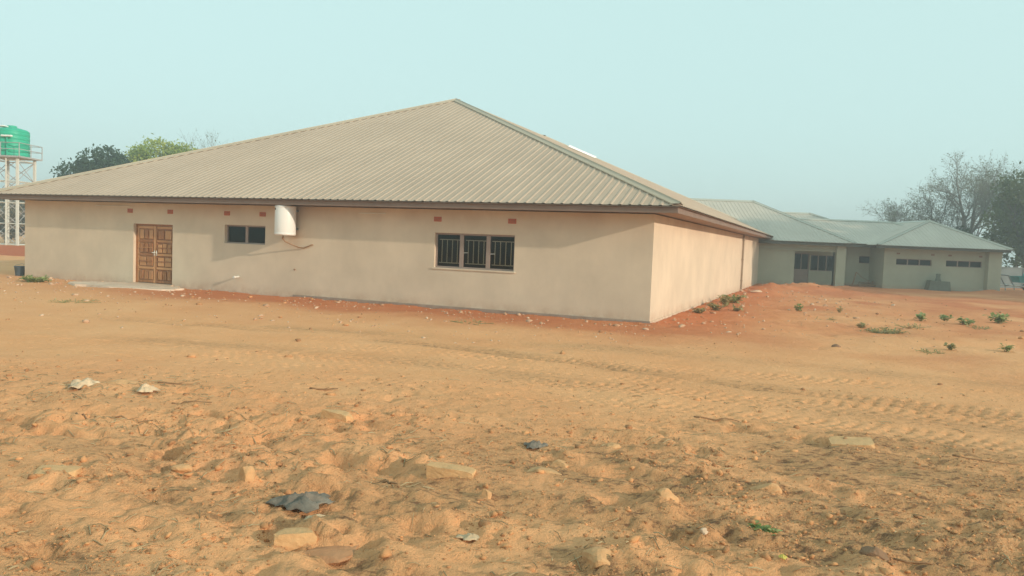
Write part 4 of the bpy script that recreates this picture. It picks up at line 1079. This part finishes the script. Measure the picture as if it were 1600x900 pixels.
def stick(px, py, L, rz, label, seed, r=.010, group='dry sticks on the sand'):
    g = G(px, py); rd = random.Random(seed); mb = MB(); pts = []; n = 6
    for i in range(n + 1):
        s = (i / n - .5) * L; x = g.x + math.cos(rz) * s; y = g.y + math.sin(rz) * s
        pts.append(Vector((math.cos(rz) * s + rd.gauss(0, .012), math.sin(rz) * s + rd.gauss(0, .012), gz(x, y) - gz(g.x, g.y) + r * .8 + abs(rd.gauss(0, .008)))))
    mb.tube(pts, [r * (1 - .5 * i / n) for i in range(n + 1)], 6)
    q = pts[3]; mb.tube([q, q + Vector((math.cos(rz + .7) * L * .2, math.sin(rz + .7) * L * .2, .02))], [r * .6, r * .25], 5)
    o = mb.build('stick', M['stick'], None, True); o.location = (g.x, g.y, gz(g.x, g.y))
    return tag(o, label, 'stick', group)
stick(505, 606, .40, R(-6), 'dark stick alone on the smooth sand left of centre', 1, .014)
stick(278, 600, .60, R(-4), 'thin stick right of the dirty grey-white rag', 2)
stick(127, 645, .45, R(-48), 'short steep stick under the white torn rag', 4, .013)
stick(200, 648, .55, R(-5), 'thin pale stick below the dirty grey-white rag', 5, .010)
stick(300, 629, .45, R(5), 'stick right of the pale stick on the left sand', 6, .011)
stick(608, 757, .28, R(-38), 'short dark stick left of the long pale brick', 7, .013)
stick(1450, 878, .42, R(-4), 'straight stick at the bottom right', 8, .009)
stick(1545, 722, .65, R(-10), 'long thin stick near the right edge', 9, .010)
stick(1120, 655, .5, R(-8), 'low stick on the edge of the tyre marks right of centre', 12, .012)

# loose crumbs nobody could count
ico = bmesh.new(); bmesh.ops.create_icosphere(ico, subdivisions=1, radius=1.0)
IV = np.array([v.co[:] for v in ico.verts]); IF = np.array([[v.index for v in f.verts] for f in ico.faces]); ico.free()
def scatter(name, X, Y, S, mat, label, cat, flat=(.45, .8), sink=.25, seed=1):
    rd = np.random.default_rng(seed); n = len(X); nv = len(IV)
    Z = ground_z(X, Y)
    jit = 1 + rd.uniform(-.5, .4, (n, nv, 1)); P = IV[None] * jit
    sc = np.stack([S * rd.uniform(.7, 1.5, n), S * rd.uniform(.6, 1.1, n), S * rd.uniform(flat[0], flat[1], n)], -1)
    P = P * sc[:, None, :]; a = rd.uniform(0, 6.28, n); ca, sa = np.cos(a)[:, None], np.sin(a)[:, None]
    Q = np.stack([P[..., 0] * ca - P[..., 1] * sa, P[..., 0] * sa + P[..., 1] * ca, P[..., 2]], -1)
    Q += np.stack([X, Y, Z + sc[:, 2] * (1 - 2 * sink) * .6], -1)[:, None, :]
    F = (IF[None] + (np.arange(n) * nv)[:, None, None]).reshape(-1, 3)
    me = mesh_np(name, Q.reshape(-1, 3), F, 3)
    a_ = me.attributes.new('tone', 'FLOAT', 'POINT'); a_.data.foreach_set('value', np.repeat(rd.random(n), nv).astype(np.float32))
    return tag(link(name, me, mat), label, cat, kind='stuff')
def sample(n, x0, x1, y0, y1, dens, seed):
    rd = np.random.default_rng(seed); X = rd.uniform(x0, x1, n * 6); Y = rd.uniform(y0, y1, n * 6); k = rd.random(n * 6) < dens(X, Y)
    return X[k][:n], Y[k][:n], rd
X, Y, rd = sample(30000, -8, 9, 3.6, 11.5, lambda x, y: np.clip(.05 + .9 * sstep(10, 6.5, y + .22 * x + 1.2 * fbm(x / 2, y / 2, 8, 2)) * np.clip(.35 + 1.6 * fbm(x / .9, y / .9, 301, 3), .03, 1), 0, 1), 5)
S = np.clip(.0050 * rd.random(len(X)) ** -.40, .004, .042)
scatter('soil_clods', X, Y, S, M['clod'], 'loose crumbs and clods of sandy soil across the foreground', 'soil', seed=6, sink=.42)
def near_wall(x, y):
    u = (x - A.x) * EX.x + (y - A.y) * EX.y; v = (x - A.x) * EY.x + (y - A.y) * EY.y
    return np.where((v < -.1) & (u < .5) & (u > -BL), np.exp(v / 2.6) * .9 * np.clip(.5 + 1.5 * fbm(x / 1.5, y / 1.5, 311, 2), 0.05, 1), 0) + np.where((u > .12) & (v > -1), .30 * np.exp(-u / 3.5), 0)
X, Y, rd = sample(4200, -20, 16, 15, 48, near_wall, 9)
S = np.clip(.018 * rd.random(len(X)) ** -.45, .015, .10)
scatter('rubble', X, Y, S, M['pebble'], 'small pale and reddish rubble strewn along the foot of the cream building', 'rubble', seed=10)
X, Y, rd = sample(1300, -16, 20, 9, 46, lambda x, y: np.clip(.25 + fbm(x / 4, y / 4, 321, 2), .02, .6), 13)
k = ~(((X - A.x) * EX.x + (Y - A.y) * EX.y < .1) & ((X - A.x) * EY.x + (Y - A.y) * EY.y > -.1)); X, Y = X[k], Y[k]
S = np.clip(.010 * rd.random(len(X)) ** -.5 * (Y / 16), .008, .07)
scatter('yard_pebbles', X, Y, S, M['clod'], 'scattered pebbles over the sandy yard', 'pebbles', seed=14)
# straw and leaf litter
X, Y, rd = sample(2000, -8, 9, 3.8, 12, lambda x, y: np.clip(.06 + .8 * sstep(10.5, 6, y + .15 * x) * np.clip(.2 + 1.7 * fbm(x / 1.1, y / 1.1, 331, 3), 0, 1), 0, 1), 17)
X = np.concatenate([X, rd.normal(-5.0, .9, 260)]); Y = np.concatenate([Y, rd.normal(9.5, .45, 260)])
n = len(X); Z = ground_z(X, Y); an = rd.uniform(0, 3.14, n); L = rd.uniform(.03, .13, n) * rd.uniform(.6, 1.4, n); wd = rd.uniform(.002, .006, n)
dx, dy = np.cos(an), np.sin(an); Vs = []
for s, q in ((-1, 0), (0, 1), (1, 0)):
    px_, py_ = X + dx * L * .5 * s, Y + dy * L * .5 * s; h = np.maximum(ground_z(px_, py_), Z if s == 0 else -1) + .006 + q * .008
    Vs.append(np.stack([px_ - dy * wd, py_ + dx * wd, h], -1)); Vs.append(np.stack([px_ + dy * wd, py_ - dx * wd, h], -1)); Vs.append(np.stack([px_, py_, h + wd * 1.2], -1))
Vs = np.stack(Vs, 1).reshape(-1, 3); b0 = (np.arange(n) * 9)[:, None]
Fs = np.concatenate([b0 + np.array(f) for f in ([0, 2, 5, 3], [2, 1, 4, 5], [1, 0, 3, 4], [3, 5, 8, 6], [5, 4, 7, 8], [4, 3, 6, 7])])
me = mesh_np('dry_straw', Vs, Fs, 4); a_ = me.attributes.new('tone', 'FLOAT', 'POINT'); a_.data.foreach_set('value', np.repeat(rd.random(n), 9).astype(np.float32))
tag(link('dry_straw', me, M['straw']), 'bits of dry straw and grass stalks strewn over the foreground soil', 'straw', kind='stuff')

# ------------------------------------------------------------------ haze
hm = bpy.data.materials.new('pale_haze'); hm.use_nodes = True; nt = hm.node_tree; nt.nodes.clear()
ho = nt.nodes.new('ShaderNodeOutputMaterial'); pv = nt.nodes.new('ShaderNodeVolumePrincipled')
pv.inputs['Color'].default_value = (0.95, 0.99, 1.0, 1); pv.inputs['Density'].default_value = 0.0034; pv.inputs['Anisotropy'].default_value = 0.2
nt.links.new(pv.outputs[0], ho.inputs['Volume'])
hz = MB().box((-380, -100, -1.5), (380, 380, 18.5)).build('haze', hm); tag(hz, 'pale dusty haze in the air', 'haze', kind='stuff')
